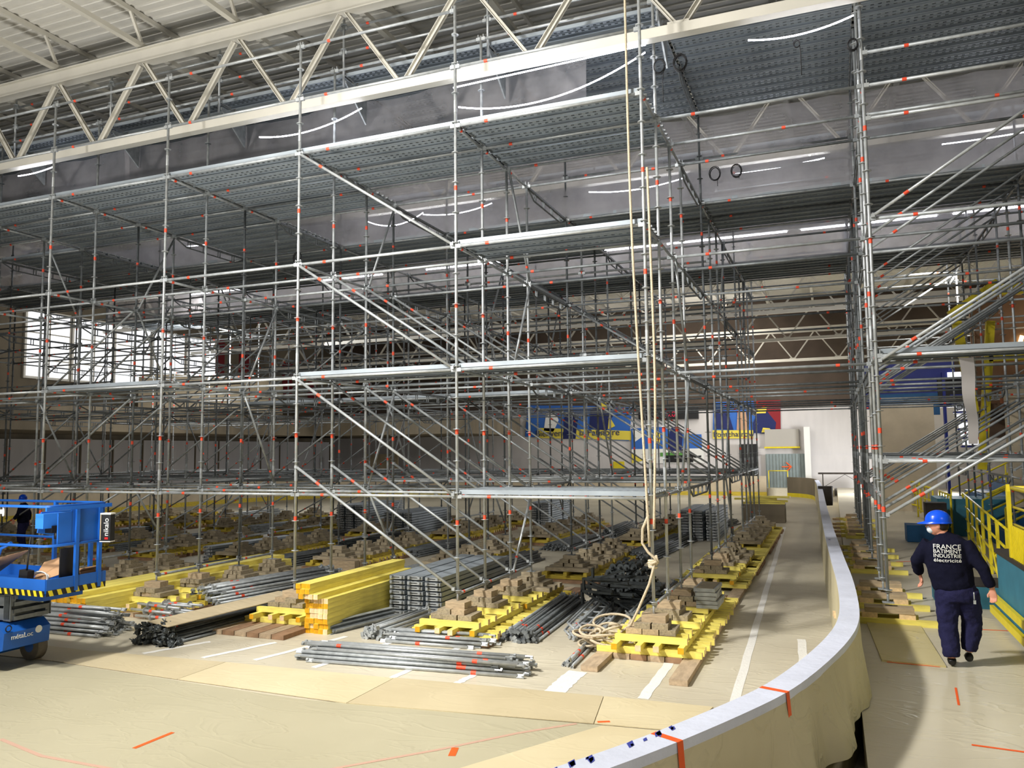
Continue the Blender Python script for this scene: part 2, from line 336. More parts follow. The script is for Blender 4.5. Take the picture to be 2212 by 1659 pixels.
def ribbon(A, B, zA, zB, m, mb=None, smooth=True):
    mb = mb or MB(); n = len(A)
    vs = [(x, y, zA if not callable(zA) else zA(i)) for i, (x, y) in enumerate(A)]+[(x, y, zB if not callable(zB) else zB(i)) for i, (x, y) in enumerate(B)]
    return mb.add(vs, [[i, i+1, n+i+1, n+i] for i in range(n-1)], m, smooth)
BT = 1.13
rb = thing('rink_board', 'long curved rink board wrapped in film, sweeping from the bottom to the far end', 'rink board')
mb = MB(); low = offs(inner, -.03)
ribbon(low, inner, 0, BT-.02, 'drape', mb); ribbon(outer, outer, BT-.02, 0, 'drape', mb)
ribbon(inner, inner, BT-.02, BT, 'drape', mb); link('board', mb.mesh('board'), rb)
mb = MB(); ii, oo = offs(inner, -.012), offs(inner, .185)
ribbon(ii, oo, BT+.012, BT+.012, 'cover_blue', mb); ribbon(ii, ii, BT-.05, BT+.012, 'cover_blue', mb); ribbon(oo, oo, BT+.012, BT-.05, 'cover_blue', mb)
link('cap_film', mb.mesh('cap_film'), rb)
# the hanging drape on the outside with folds
nA = [p for p in outer if p[1] < 14]; nn = []
for a, b in zip(nA, nA[1:]):
    for k in range(8): nn.append((a[0]+(b[0]-a[0])*k/8, a[1]+(b[1]-a[1])*k/8))
mb = MB(); rows = 16; G = []
for j in range(rows+1):
    t = j/rows; z = BT-.03-(BT-.03-OF-.01)*t; row = []
    o2 = offs(nn, .012)
    for i, p in enumerate(o2):
        s = i*.09; near = max(0, 1-abs(p[1]-7.2)/2.6)
        dd = (.015+.06*near)*t*(1.0+.8*math.sin(s*1.1+.7*math.sin(s*.6)+t*.8))+.05*t*near+.010*math.sin(s*4)*t
        a = o2[max(i-1, 0)]; b = o2[min(i+1, len(o2)-1)]; tt = Vector((b[0]-a[0], b[1]-a[1])).normalized()
        row.append((p[0]+tt.y*dd, p[1]-tt.x*dd, z))
    G += row
nc = len(nn)
mb.add(G, [[j*nc+i, (j+1)*nc+i, (j+1)*nc+i+1, j*nc+i+1] for j in range(rows) for i in range(nc-1)], 'drape', True)
link('drape', mb.mesh('drape'), rb)
for yy, lb in ((6.25, 'orange tape strap folded over the board cap, the farther of the two'), (5.0, 'orange tape strap folded over the board cap nearest the camera')):
    i = min(range(len(inner)), key=lambda k: abs(inner[k][1]-yy)); a = Vector((*ii[i], 0)); b = Vector((*oo[i], 0)); t = (Vector((*inner[i+1], 0))-Vector((*inner[i-1], 0))).normalized()*.028
    mb = MB(); z = BT+.013; up = Vector((0, 0, 1)); d = (b-a).normalized()*.004
    mb.add([a-t+up*z, a+t+up*z, b+t+up*z+d, b-t+up*z+d, b+t+up*(z-.17)+d*4, b-t+up*(z-.17)+d*4], [[0, 1, 2, 3], [3, 2, 4, 5]], 'orange')
    tag(link('orange_strap', mb.mesh('orange_strap')), lb, 'tape')
for k, (y0, y1) in enumerate(((7.3, 7.7), (8.7, 8.95), (13, 13.6))):
    pass
mb = MB()
for k in range(26):
    i = rnd.choice([j for j in range(len(inner)) if inner[j][1] < 5.2]+[j for j in range(len(inner)) if 15 < inner[j][1] < 19]); u = rnd.random(); a = Vector((*ii[i], BT+.014)); b = Vector((*oo[i], BT+.014)); c = a.lerp(b, .08+.2*u)
    s = rnd.uniform(.01, .03); mb.add([c+Vector((s*rnd.uniform(-1, 1), -s*2, 0)), c+Vector((s, 0, 0)), c+Vector((0, s*2.4, 0)), c+Vector((-s*.7, .3*s, 0))], [[0, 1, 2, 3]], 'blue_scuff')
o = link('scuff_marks', mb.mesh('scuff_marks'), rb)
# far end boards
fe = thing('rink_board', 'short curved grey rink board with yellow kickplate at the far end of the aisle', 'rink board')
p = sm([(-.95, 46), (-1.05, 48), (-1.6, 49.6), (-2.6, 50.6)]); mb = MB(); ribbon(p, p, .12, 1.15, 'concrete_dark', mb); ribbon(offs(p, .1), offs(p, .1), 1.15, .1, 'concrete_dark', mb); ribbon(p, offs(p, .1), 1.15, 1.15, 'concrete_dark', mb); link('board', mb.mesh('board'), fe)
mb = MB(); ribbon(offs(p, -.02), offs(p, -.02), 0, .22, 'ylw_rail', mb); link('kickplate', mb.mesh('kickplate'), fe)
fe = thing('rink_board', 'long grey rink board with yellow kickplate crossing below the murals', 'rink board')
p = sm([(-3.8, 50.9), (-12, 51), (-22, 50), (-29, 46), (-33, 39), (-34, 30), (-34.2, 18)]); mb = MB(); ribbon(p, p, .2, 1.2, 'concrete', mb); ribbon(offs(p, .1), offs(p, .1), 1.2, 0, 'concrete_dark', mb); ribbon(p, offs(p, .1), 1.2, 1.2, 'concrete', mb); link('board', mb.mesh('board'), fe)
mb = MB(); ribbon(offs(p, -.02), offs(p, -.02), 0, .24, 'yellow_dimmed', mb); link('kickplate', mb.mesh('kickplate'), fe)
# walls
mb = MB().box((-10, 52.7, 2.7), (62, .4, 5.4), 'wall_white').box((-10, 52.7, 9.2), (62, .4, 7.6), 'wall_brown'); mb.box((-17, 52.45, .98), (46, .12, 2.9), 'wall_white'); struct('wall_back', mb)
mb = MB().box((-36.4, 20, 6), (.4, 66, 12.5), 'concrete_dark'); mb.box((-36.1, 20, 1.8), (.2, 64, 3.8), 'wall_white')
for k in range(34): mb.box((-35.97, -10+k*2, 1.8), (.06, .08, 3.8), 'concrete_dark')
struct('wall_left', mb)
struct('wall_right', MB().box((17, 23, 6), (.4, 60, 12.5), 'concrete_dark'))
mb = MB().box((2.5, 34, 2.45), (2.2, .35, 4.0), 'concrete'); struct('wall_partition', mb)
mb = MB().box((-28, 47, 4.55), (16, 9, 1.2), 'concrete_dark'); mb.box((-33.2, 27, 4.55), (5.6, 40, 1.2), 'concrete_dark'); struct('trim_1', mb)   # balcony front
# glazed panels up the left wall, each its own window
for k in range(5):
    t = MB().box((-36.1, 28+k*2.6, 8.35), (.14, 2.5, 3.4), 'white_steel'); wd = struct('window_%d' % (k+1), t)
    g = MB().box((-36.0, 28+k*2.6, 8.35), (.06, 2.25, 3.15), 'winlight'); link('glass', g.mesh('glass'), wd)
    g = MB().box((-35.94, 28+k*2.6, 8.35), (.05, .07, 3.15), 'white_steel').box((-35.94, 28+k*2.6, 8.9), (.05, 2.25, .06), 'white_steel').box((-35.94, 28+k*2.6, 7.6), (.05, 2.25, .06), 'white_steel'); link('glazing_bar', g.mesh('glazing_bar'), wd)
cyl = MB(); pts = [(-33+3.2*math.cos(a), 36+5*math.sin(a)) for a in [pi*(-.5+i/16) for i in range(17)]]
ribbon(pts, pts, 5.2, 7.0, 'concrete', cyl); ribbon([(x-.2, y) for x, y in pts], [(x-.2, y) for x, y in pts], 7.0, 5.2, 'concrete', cyl); ribbon(pts, [(x-.2, y) for x, y in pts], 7.0, 7.0, 'concrete', cyl)
struct('trim_2', cyl)
for k, (y, z) in enumerate([(40, 9.0), (42.5, 9.0), (47, 8.2), (50, 8.2)]):
    tag(link('red_banner', MB().box((-36.17, y, z), (.06, 1.1, 2.4), 'red_dark').mesh('red_banner')), 'dark red hanging panel high on the far left wall', 'banner', 'dark red panels on the left wall')
# roof: corrugated deck, ribs along x
mb = MB(); y = -16; prof = []
while y < 53:
    prof += [(y, 12.25), (y+.1, 12.25), (y+.12, 12.21), (y+.22, 12.21)]; y += .24
vs = [(-40, a, b) for a, b in prof]+[(20, a, b) for a, b in prof]; n = len(prof)
mb.add(vs, [[i, i+1, n+i+1, n+i] for i in range(n-1)], 'roof')
struct('ceiling', mb)
# main trusses across the hall, secondary trusses along it
def truss_mesh(name, bld): mb = MB(); bld(mb); return mb.mesh(name)
X0, X1, SP = -34.5, 13.5, 2.5
lowm = truss_mesh('lower_chord', lambda b: (b.box(((X0+X1)/2, 0, 9.38), (X1-X0+3, .18, .012), 'white_steel'), b.box(((X0+X1)/2, .0, 9.44), (X1-X0+3, .012, .13), 'white_steel'), b.box(((X0+X1)/2, -.085, 9.45), (X1-X0+3, .014, .15), 'white_steel'), b.box(((X0+X1)/2, 0, 9.53), (X1-X0+3, .18, .012), 'white_steel')))
upm = truss_mesh('upper_chord', lambda b: (b.box(((X0+X1)/2, 0, 11.11), (X1-X0+3, .22, .02), 'white_steel'), b.box(((X0+X1)/2, -.03, 11.25), (X1-X0+3, .03, .28), 'white_steel'), b.box(((X0+X1)/2, 0, 11.40), (X1-X0+3, .22, .02), 'white_steel')))
NB = 19
def diag(x0, x1, z0, z1, wdt=.085):
    b = MB(); a = Vector((x0, 0, z0)); c = Vector((x1, 0, z1)); d = (c-a); L = d.length; ang = math.atan2(d.z, d.x)
    R = Matrix.Rotation(-ang, 3, 'Y'); b.box((a+c)/2, (L, wdt, .012), 'white_steel', rot=R); b.box((a+c)/2+R@Vector((0, 0, .03)), (L, .012, .06), 'white_steel', rot=R); b.box((a+c)/2+R@Vector((0, wdt/2, .03)), (L, .01, .07), 'white_steel', rot=R)
    return b.mesh('diagonal')
dA, dB = diag(-1.18, -.06, 11.1, 9.55, .11), diag(1.18, .06, 11.1, 9.55, .11)
plt = MB().box((0, 0, 9.58), (.34, .1, .05), 'white_steel').mesh('gusset')
tname = {0: 'white roof truss running across the picture above the front scaffold decks', 1: 'second white roof truss, seen through the hanging film above the second decks', 2: 'third white roof truss from the front, with bright tubes along its chord'}
for k in range(7):
    t = thing('roof_truss', tname.get(k, 'white roof truss, %s over the far half of the hall' % ('nearest', 'second nearest', 'second farthest', 'farthest')[k-3]), 'roof truss', (0, 12.2+6.33*k, -.45*max(0, k-3)))
    link('lower_chord', lowm, t); link('upper_chord', upm, t)
    for j in range(NB):
        x = -1.98+2.5*(j-13)
        link('diagonal', dA, t, (x, 0, 0)); link('diagonal', dB, t, (x, 0, 0)); 
    for j in range(NB): link('gusset', plt, t, (-1.98+2.5*(j-13), 0, -.01))
sm_ = MB(); Ya, Yb = -6, 52
sm_.box((0, (Ya+Yb)/2, 11.5), (.12, Yb-Ya, .10), 'white_steel')
lwm = sm_.mesh('lower_chord'); upm2 = MB().box((0, (Ya+Yb)/2, 12.15), (.07, Yb-Ya, .10), 'white_steel').mesh('upper_chord')
wb = []
def rod(y0, y1, z0, z1, wd=.06):
    b = MB(); a = Vector((0, y0, z0)); c = Vector((0, y1, z1)); d = c-a; R = Matrix.Rotation(math.atan2(d.z, d.y), 3, 'X'); b.box((a+c)/2, (wd, d.length, .05), 'white_steel', rot=R); return b.mesh('web_bar')
wA, wB = rod(-.35, 0, 12.15, 11.52), rod(1.9, 0, 12.15, 11.52)
for j in range(19):
    x = -1.98+1.25+2.5*(j-13)
    t = thing('roof_joist', 'white lattice roof joist running front to back under the roof sheets', 'roof joist', (x, 0, 0), 0, 'white roof joists in line over the hall')
    link('lower_chord', lwm, t); link('upper_chord', upm2, t)
    for y in range(9): link('web_bar', wA, t, (0, 12.2-12.66+6.33*y, 0)); link('web_bar', wB, t, (0, 12.2-12.66+6.33*y, 0))
# LED tubes hanging in arcs under the trusses, and straight ones along the chord
def led(a, b, sag, label, r=.012, n=18):
    a, b = Vector(a), Vector(b); pts = [a.lerp(b, i/n)-Vector((0, 0, sag*4*(i/n)*(1-i/n))) for i in range(n+1)]
    return tag(link('light_tube', MB().path(pts, r, 'led', 6).mesh('light_tube')), label, 'light tube')
def lamp(o, p, e, size=.4):
    l = bpy.data.lights.new('tube_glow', 'POINT'); l.energy = e; l.color = (.93, .94, 1); l.shadow_soft_size = size
    q = bpy.data.objects.new('tube_glow', l); COL.objects.link(q); q.location = p; q.parent = o
z9 = 9.3
lamp(led((-5.9, 12.35, 8.95), (-2.55, 12.35, 9.28), .32, 'glowing light tube sagging between the fourth and fifth front posts'), (-4.2, 13.1, 8.8), 16)
lamp(led((-5.9, 12.15, 9.22), (-2.5, 12.15, 9.3), .0, 'straight glowing tube along the truss chord above the sagging one'), (-2.6, 13.1, 8.8), 12)
lamp(led((-10.25, 12.35, 9.1), (-7.9, 12.35, 9.28), .16, 'glowing light tube sagging left of the fourth front post'), (-9, 13.1, 8.8), 16)
lamp(led((-.95, 12.35, 9.15), (.55, 12.35, 9.22), .1, 'glowing light tube sagging under the chord at the upper right'), (-.2, 13.1, 8.9), 12)
lamp(led((-17, 12.3, 9.25), (-15.9, 12.3, 9.3), .03, 'short glowing tube at the left edge under the truss'), (-16.5, 13.1, 8.8), 14)
Y = 18.5
for a, b, s, lb, e in (((-11.6, -9.9, .22, 'glowing light tube sagging behind the fourth front post, left of a pair', 12)), ((-9.9, -7.9, .12, 'glowing light tube, right of a pair behind the fourth front post', 12)), ((-5.3, -2.9, .12, 'thin glowing tube seen through the film right of the ropes', 14)), ((-2.2, .1, .05, 'glowing tube over the second decks between truss members', 14)), ((2.4, 4.4, .02, 'glowing tube at the right edge over the second decks', 14)), ((-24, -22, .05, 'glowing tube over the second decks at the far left', 14)), ((-18, -16, .05, 'glowing tube over the second decks between the left posts', 14))):
    lamp(led((a, Y, 9.2), (b, Y, 9.25), s, lb), ((a+b)/2, Y+.3, 9.05), e)
for k, Y in enumerate((24.9, 31.2)):
    for a, b in ((-24, -20), (-18.6, -15), (-13.2, -9.2), (-8.6, -4.8), (-4.6, -1), (-.6, 3.0), (3.4, 7.5)):
        o = led((a, Y, 9.35), (b, Y, 9.35), .0, 'bright tube under the %s roof truss, partly hidden by decks' % ('third', 'fourth')[k], .016); o['group'] = 'bright tubes under the %s truss' % ('third', 'fourth')[k]
        lamp(o, ((a+b)/2, Y+.3, 9.0), 26)
# hanging film sheets around the trusses
def sheet(xa, xb, y, z0, z1, label, sag=.12):
    nx, nz = int((xb-xa)*3)+2, 8; vs = []
    for j in range(nz+1):
        for i in range(nx+1):
            u = i/nx; x = xa+(xb-xa)*u; ph = (x/3.07) % 1; t = j/nz
            vs.append((x, y+.05*math.sin(x*2.3+t)+.03*math.sin(x*7+3*t), z0+(z1-z0)*t-(sag*4*ph*(1-ph) if j == nz else 0)*.6+.02*math.sin(x*5)))
    tag(link('hanging_film', MB().add(vs, [[j*(nx+1)+i, j*(nx+1)+i+1, (j+1)*(nx+1)+i+1, (j+1)*(nx+1)+i] for j in range(nz) for i in range(nx)], 'film', True).mesh('hanging_film')), label, 'plastic film')
sheet(-15.2, -3.9, 13.62, 8.2, 10.1, 'translucent film hung behind the first truss above the front decks')
sheet(-24, -15.0, 13.62, 8.2, 10.1, 'translucent film hung at the left edge behind the first truss')
sheet(-27, 9.8, 17.2, 8.2, 10.12, 'wide translucent film in front of the second truss')
sheet(-27, 9.8, 19.75, 8.2, 10.1, 'wide translucent film behind the second truss')
sheet(-27, 9.8, 23.5, 8.2, 10.12, 'wide translucent film in front of the third truss')
sheet(-27, 9.8, 26.1, 8.2, 10.1, 'wide translucent film behind the third truss')
# black cable coils
def coil(c, r, n, label, seed, nrm=(0, 1, 0), tail=.3):
    q = random.Random(seed); pts = []
    for i in range(n*14+1):
        a = 2*pi*i/14; rr = r*(1+.12*math.sin(a*.37+seed)); pts.append(Vector((c[0]+rr*math.cos(a)*.85, c[1]+.02*math.sin(a*.5), c[2]+rr*math.sin(a)*1.1)))
    pts += [Vector((c[0]+.05, c[1], c[2]-r-tail*k/4)) for k in range(1, 5)]
    tag(link('cable_coil', MB().path(pts, .007, 'black', 5).mesh('cable_coil')), label, 'cable')
coil((-2.0, 12.35, 9.0), .12, 5, 'coiled black cable hanging under the chord right of the ropes', 1, tail=.05)
coil((-2.35, 12.45, 9.05), .11, 4, 'black cable coil tangled at the top of the tall post right of the ropes', 2, tail=.5)
coil((.52, 12.4, 8.8), .08, 6, 'black cable bundle tied to the tall post beside the aisle', 3, tail=.3)
coil((-.25, 12.35, 8.95), .05, 3, 'black cable loop hanging from the upper right tube', 4, tail=.45)
coil((-2.1, 17.1, 8.75), .13, 4, 'black cable coil on the film, left one of the pair over the aisle', 5, tail=.15)
coil((-1.65, 17.1, 8.75), .12, 4, 'black cable coil on the film, right one of the pair over the aisle', 6, tail=.05)
coil((-11.0, 14.6, 7.25), .12, 4, 'small black cable coil hanging below a lattice girder', 7, tail=.02)
# ---- far wall: murals, scoreboard, doors
def flat(poly, y, m, mb, t=.02): mb.prism([(x, y, z+2.87) for x, z in poly], (0, -t, 0), m)
mu = thing('mural', 'wide blue, yellow and white mural with lettering, left of the scoreboard', 'mural', (0, 0, 0))
b = MB(); flat([(-20, 1.0), (-12.6, .6), (-12.3, 2.9), (-19.8, 3.2)], 52.44, 'mural_blue', b); link('panel', b.mesh('panel'), mu)
b = MB(); flat([(-19.2, .9), (-12.4, .65), (-12.4, 1.25), (-19.0, 1.6)], 52.41, 'mural_yellow', b); link('ribbon', b.mesh('ribbon'), mu)
b = MB(); flat([(-18.6, 1.4), (-17.9, 1.3), (-17.5, 2.1), (-17.8, 2.8), (-18.4, 2.6)], 52.41, 'white', b); flat([(-17.2, .8), (-16.3, .8), (-16.1, 2.2), (-16.6, 3.0), (-17.1, 2.2)], 52.40, 'mural_navy', b); flat([(-15.3, 1.5), (-14.1, 1.3), (-13.6, 2.4), (-14.4, 3.3), (-15.2, 2.7)], 52.40, 'mural_navy', b); flat([(-14.6, 2.7), (-14.0, 2.7), (-14.1, 3.3), (-14.5, 3.4)], 52.38, 'mural_yellow', b); flat([(-14.0, 1.4), (-13.5, 1.6), (-13.9, 2.3)], 52.38, 'mural_yellow', b)
link('skater_figures', b.mesh('skater_figures'), mu)
link('lettering', text_mesh('Bienvenue à la Patinoire', .62, 'mural_navy'), mu, (-16.2, 52.36, 4.05), (pi/2, 0, 0))
mu = thing('mural', 'blue mural with a hockey player, stick and puck, below the black scoreboard', 'mural', (0, 0, 0))
b = MB(); flat([(-12.4, -.9), (-7.7, -.9), (-7.7, .1), (-12.4, .1)], 52.36, 'white', b); link('ice', b.mesh('ice'), mu)
b = MB(); flat([(-12.4, .05), (-7.8, .05), (-7.8, .95), (-9.6, .98), (-10.2, 1.5), (-12.4, 1.4)], 52.35, 'mural_blue', b); link('panel', b.mesh('panel'), mu)
b = MB(); flat([(-10.5, -.45), (-9.0, -.45), (-9.0, -.2), (-10.5, -.2)], 52.33, 'mural_green', b); flat([(-12.4, -.9), (-11.6, -.7), (-12.4, -.2)], 52.33, 'mural_yellow', b); flat([(-10.9, .5), (-10.5, .45), (-10.45, 1.1), (-10.7, 1.25), (-10.95, 1.0)], 52.32, 'mural_yellow', b); flat([(-9.9, -.1), (-9.1, -.1), (-9.0, .9), (-9.3, 1.5), (-9.7, 1.45), (-9.95, .8)], 52.32, 'mural_navy', b); flat([(-12.2, .5), (-11.6, .9), (-11.5, 1.25), (-12.3, 1.3)], 52.32, 'white', b)
link('skater_figures', b.mesh('skater_figures'), mu)
b = MB(); flat([(-9.1, -.05), (-8.25, -.55), (-7.85, -.5), (-7.85, -.4), (-8.25, -.45), (-9.05, .03)], 52.31, 'black', b); flat([(-8.35, -.75), (-8.2, -.75), (-8.2, -.68), (-8.35, -.68)], 52.31, 'black', b); link('hockey_stick', b.mesh('hockey_stick'), mu)
mu = thing('mural', 'blue and red mural with a crouching hockey player, beside the opening in the far wall', 'mural', (0, 0, 0))
b = MB(); flat([(-7.1, 1.1), (-3.1, .9), (-2.9, 3.0), (-7.0, 3.0)], 52.44, 'mural_blue', b); link('panel', b.mesh('panel'), mu)
b = MB(); flat([(-4.2, 1.2), (-2.95, 1.15), (-2.9, 3.0), (-4.5, 3.0)], 52.41, 'mural_red', b); link('red_field', b.mesh('red_field'), mu)
b = MB(); flat([(-4.6, 1.0), (-3.9, .95), (-3.3, 1.0), (-3.2, 1.6), (-3.7, 2.3), (-4.3, 2.2), (-4.6, 1.6)], 52.39, 'mural_navy', b); flat([(-4.4, 2.2), (-3.8, 2.2), (-3.7, 2.6), (-4.5, 2.5)], 52.37, 'mural_yellow', b); flat([(-4.1, 1.0), (-3.4, 1.0), (-3.6, 1.25), (-4.0, 1.3)], 52.37, 'mural_yellow', b); flat([(-5.6, 1.2), (-4.9, 1.1), (-5.0, 2.3), (-5.5, 2.4)], 52.39, 'mural_skin', b); flat([(-7.0, 1.3), (-5.8, 1.2), (-6.1, 2.4), (-6.8, 2.5)], 52.39, 'mural_navy', b)
link('skater_figures', b.mesh('skater_figures'), mu)
b = MB(); flat([(-7.1, .65), (-4.6, .65), (-4.6, 1.15), (-7.1, 1.2)], 52.38, 'mural_yellow', b); link('ribbon', b.mesh('ribbon'), mu)
link('lettering', text_mesh('Pontchatrow', .48, 'mural_navy'), mu, (-5.8, 52.33, 3.78), (pi/2, 0, 0))
sb = thing('scoreboard', 'long black scoreboard with red digits on the far wall', 'scoreboard')
link('case', MB().box((-9.9, 52.3, 5.2), (3.9, .3, .75), 'black').mesh('case'), sb); link('digits', text_mesh('0:0', .5, 'red_glow'), sb, (-9.7, 52.13, 5.15), (pi/2, 0, 0))
tag(link('wall_sign', MB().box((-9.25, 52.34, 2.26), (1.75, .08, .45), 'black').mesh('wall_sign')), 'small black panel on the far wall below the hockey stick mural', 'panel')
tag(link('wall_pad', MB().box((-13.3, 52.36, 1.75), (.75, .06, .7), 'ylw_rail').mesh('wall_pad')), 'square yellow panel low on the far wall under the ribbon mural', 'panel')
tag(link('plywood_board', MB().box((-30.2, 50.2, 2.0), (2.6, .06, 1.5), 'ply').mesh('plywood_board')), 'tan plywood panel leaning on the far left boards', 'panel')
for x, lb in ((-4.9, 'tall black curtain in the far wall opening behind the last left post'),): tag(link('black_curtain', MB().box((x, 52.1, 1.8), (1.1, .1, 2.7), 'black').mesh('black_curtain')), lb, 'curtain')
gd = struct('door_1', MB().box((-2.75, 52.2, 1.45), (2.3, .08, 2.15), 'grey_sheet'))
for k in range(12): gd.data  # single sheet
b = MB()
for k in range(12): b.box((-3.8+k*.19, 52.14, 1.45), (.05, .05, 2.1), 'grey_sheet')
link('door_ribs', b.mesh('door_ribs'), gd)
b = MB(); b.prism([(-2.95, 52.08, 1.7), (-2.45, 52.08, 1.7), (-2.45, 52.08, 1.76), (-2.95, 52.08, 1.76)], (0, -.01, 0), 'orange'); b.prism([(-2.45, 52.08, 1.73), (-2.7, 52.08, 1.98), (-2.66, 52.08, 2.02), (-2.35, 52.08, 1.73), (-2.66, 52.08, 1.44), (-2.7, 52.08, 1.48)], (0, -.01, 0), 'orange'); link('orange_arrow', b.mesh('orange_arrow'), gd)
tag(link('roller_shutter', MB().box((-2.9, 52.38, 3.5), (2.0, .25, 1.1), 'shutter').box((-2.9, 52.3, 2.92), (2.1, .2, .1), 'ylw_rail').mesh('roller_shutter')), 'grey shutter panel with yellow lower edge above the corrugated sheet', 'shutter')
struct('trim_3', MB().box((-1.42, 52.0, 2.3), (.34, .34, 3.7), 'white'))
tag(link('yellow_barrier', MB().tube((-3.7, 51.5, .45), (-3.7, 51.5, 1.5), .03, 'ylw_rail').tube((-3.7, 51.5, 1.5), (-2.6, 51.5, 1.5), .03, 'ylw_rail').tube((-2.6, 51.5, 1.5), (-2.6, 51.5, .45), .03, 'ylw_rail').mesh('yellow_barrier')), 'yellow hoop barrier in front of the corrugated door', 'barrier')
tb = thing('trestle_table', 'long dark trestle table against the far white wall', 'table', (.6, 50.6, OF))
link('tabletop', MB().box((0, 0, .92), (2.9, .6, .09), 'dark_top').mesh('tabletop'), tb)
for x in (-1.2, 1.2): link('leg', MB().tube((x, -.2, 0), (x, -.2, .88), .03, 'dark_top').tube((x, .2, 0), (x, .2, .88), .03, 'dark_top').mesh('leg'), tb)
link('brace', MB().tube((-1.2, 0, .1), (0, 0, .86), .012, 'dark_top').tube((1.2, 0, .1), (0, 0, .86), .012, 'dark_top').mesh('brace'), tb)
tag(link('dark_bin', MB().tube((-.35, 36.5, OF), (-.35, 36.5, 1.25), .27, 'dark_top', 14, .3).mesh('dark_bin')), 'dark round bin on the outer side of the rink board, far down the aisle', 'bin')
# ------------------------------------------------------------------ the scaffold
BAY = 3.0666; XC = lambda c: -2.434-BAY*(4-c)            # column lines, 4 = corner column with the rope, 5 = right of the aisle
RY = [11.396+v for v in (0, 1.06, 2.2, 3.27, 5.84, 7.03, 8.22, 9.42, 12.18, 13.37, 14.56, 15.75, 17.6)]
L1, L2, L3, L4, L5 = 2.17, 4.17, 6.17, 8.17, 10.17
def standard(h, mt, seed, jack=.15, marks=None):
    q = random.Random(seed); b = MB(); r = .0245
    b.tube((0, 0, jack), (0, 0, h), r, mt, 10)
    b.tube((0, 0, .0), (0, 0, jack+.02), .018, mt, 8); b.box((0, 0, .004), (.15, .15, .008), mt); b.tube((0, 0, jack-.02), (0, 0, jack+.03), .034, mt, 8)
    z = jack+.1-.08
    zz = []
    while z < h: zz.append(z); z += .5
    for z in zz: b.tube((0, 0, z), (0, 0, z+.009), .062, mt, 12)
    for z in (marks or [1.2+q.uniform(-.1, .1), 2.35+q.uniform(-.3, .3), 4.6+q.uniform(-.3, .5), 6.7+q.uniform(-.3, .4)]):
        if z < h-.1: b.tube((0, 0, z), (0, 0, z+.075), r+.002, 'tape', 10, caps=False)
    for z in range(1, int(h/2)+1): b.tube((0, 0, z*2-.15), (0, 0, z*2+.05), r+.003, mt, 10, caps=False)
    return b.mesh('standard')
def bar(L, mt, tp, axis='x', r=.0243, name='ledger'):
    b = MB(); ax = Vector((1, 0, 0)) if axis == 'x' else Vector((0, 1, 0)); g = .05
    b.tube(ax*g, ax*(L-g), r, mt, 8)
    for s in (g, L-g):
        c = ax*s; b.box(c, (.07, .045, .06) if axis == 'x' else (.045, .07, .06), mt); b.box(c+Vector((0, 0, .04)), (.012, .03, .09), mt)
    for t in tp: b.tube(ax*(t-.03), ax*(t+.03), r+.002, 'tape', 8, caps=False)
    return b.mesh(name)
def brace(dx, dy, dz, mt, tp):
    b = MB(); d = Vector((dx, dy, dz)); b.tube(d*.02, d*.98, .0235, mt, 8); b.box(d*.015, (.05, .05, .05), mt); b.box(d*.985, (.05, .05, .05), mt)
    for t in tp: b.tube(d*(t-.01), d*(t+.01), .0255, 'tape', 8, caps=False)
    return b.mesh('diagonal_brace')
def girder(L):                                            # bridging transom with a curved lower chord
    b = MB(); b.box((0, L/2, 0), (.05, L-.1, .045), 'galv_dark'); d = .17
    pts = [(0, .06, -.02), (0, .42, -d), (0, L-.42, -d), (0, L-.06, -.02)]
    b.path(pts, .018, 'galv_dark', 6)
    for k in range(4):
        y = .5+(L-1)*k/3; b.box((0, y-.04, -d/2), (.02, .015, d), 'galv_dark'); b.box((0, y+.04, -d/2), (.02, .015, d), 'galv_dark')
    return b.mesh('lattice_girder')
def plank(L=BAY, w=.32):
    b = MB(); L -= .06; h = w/2; t = .068
    prof = [(-h, -t), (-h+.028, -t), (-h+.028, -t+.008), (-h+.008, -t+.008), (-h+.008, -.008), (-.085, -.008), (-.08, -.04), (-.02, -.04), (-.015, -.008), (.015, -.008), (.02, -.04), (.08, -.04), (.085, -.008), (h-.008, -.008), (h-.008, -t+.008), (h-.028, -t+.008), (h-.028, -t), (h, -t), (h, 0), (-h, 0)]
    n = len(prof); vs = [(.03+x, y, z) for x in (0, L) for y, z in prof]
    b.add(vs, [[k, (k+1) % n, n+(k+1) % n, n+k] for k in range(n)], 'deck')
    for x in (.03, L+.03): b.box((x, 0, -t/2), (.012, w-.02, t-.01), 'galv_pale'); b.box((x-.008 if x < 1 else x+.008, 0, -.03), (.006, w*.5, .012), 'black')
    for x in (.0, L+.06):
        for y in (-.1, .1): b.box((x, y, -.02), (.06, .045, .03), 'galv')
    return b.mesh('steel_deck')
mt3 = ['galv', 'galv_dark', 'galv_pale']
ST = {}
def st_mesh(h, front):
    k = (round(h, 2), front, 0 if front else rnd.randrange(3)); 
    if k not in ST: ST[k] = standard(h, ('galv_pale' if front and k[2] != 1 else 'galv' if k[2] != 1 else 'galv_dark'), k[2]*7+int(h*10))
    return ST[k]
LED = [bar(BAY, m_, t_) for m_, t_ in (('galv_pale', [.55]), ('galv', [.6]), ('galv', [BAY-.5]), ('galv_dark', [.5]), ('galv_dark', [BAY-.6]), ('galv', [1.9]))]
TR = {}
def tr_mesh(L):
    k = round(L, 2)
    if k not in TR:
        TR[k] = girder(L) if k > 1.8 else bar(L, 'galv', [.2], 'y', .024, 'transom')
    return TR[k]
BR = {}
def br_mesh(dx, dy, dz, front=False):
    k = (round(dx, 2), round(dy, 2), round(dz, 2), front)
    if k not in BR: BR[k] = brace(dx, dy, dz, 'galv_pale' if front else 'galv', [.16])
    return BR[k]
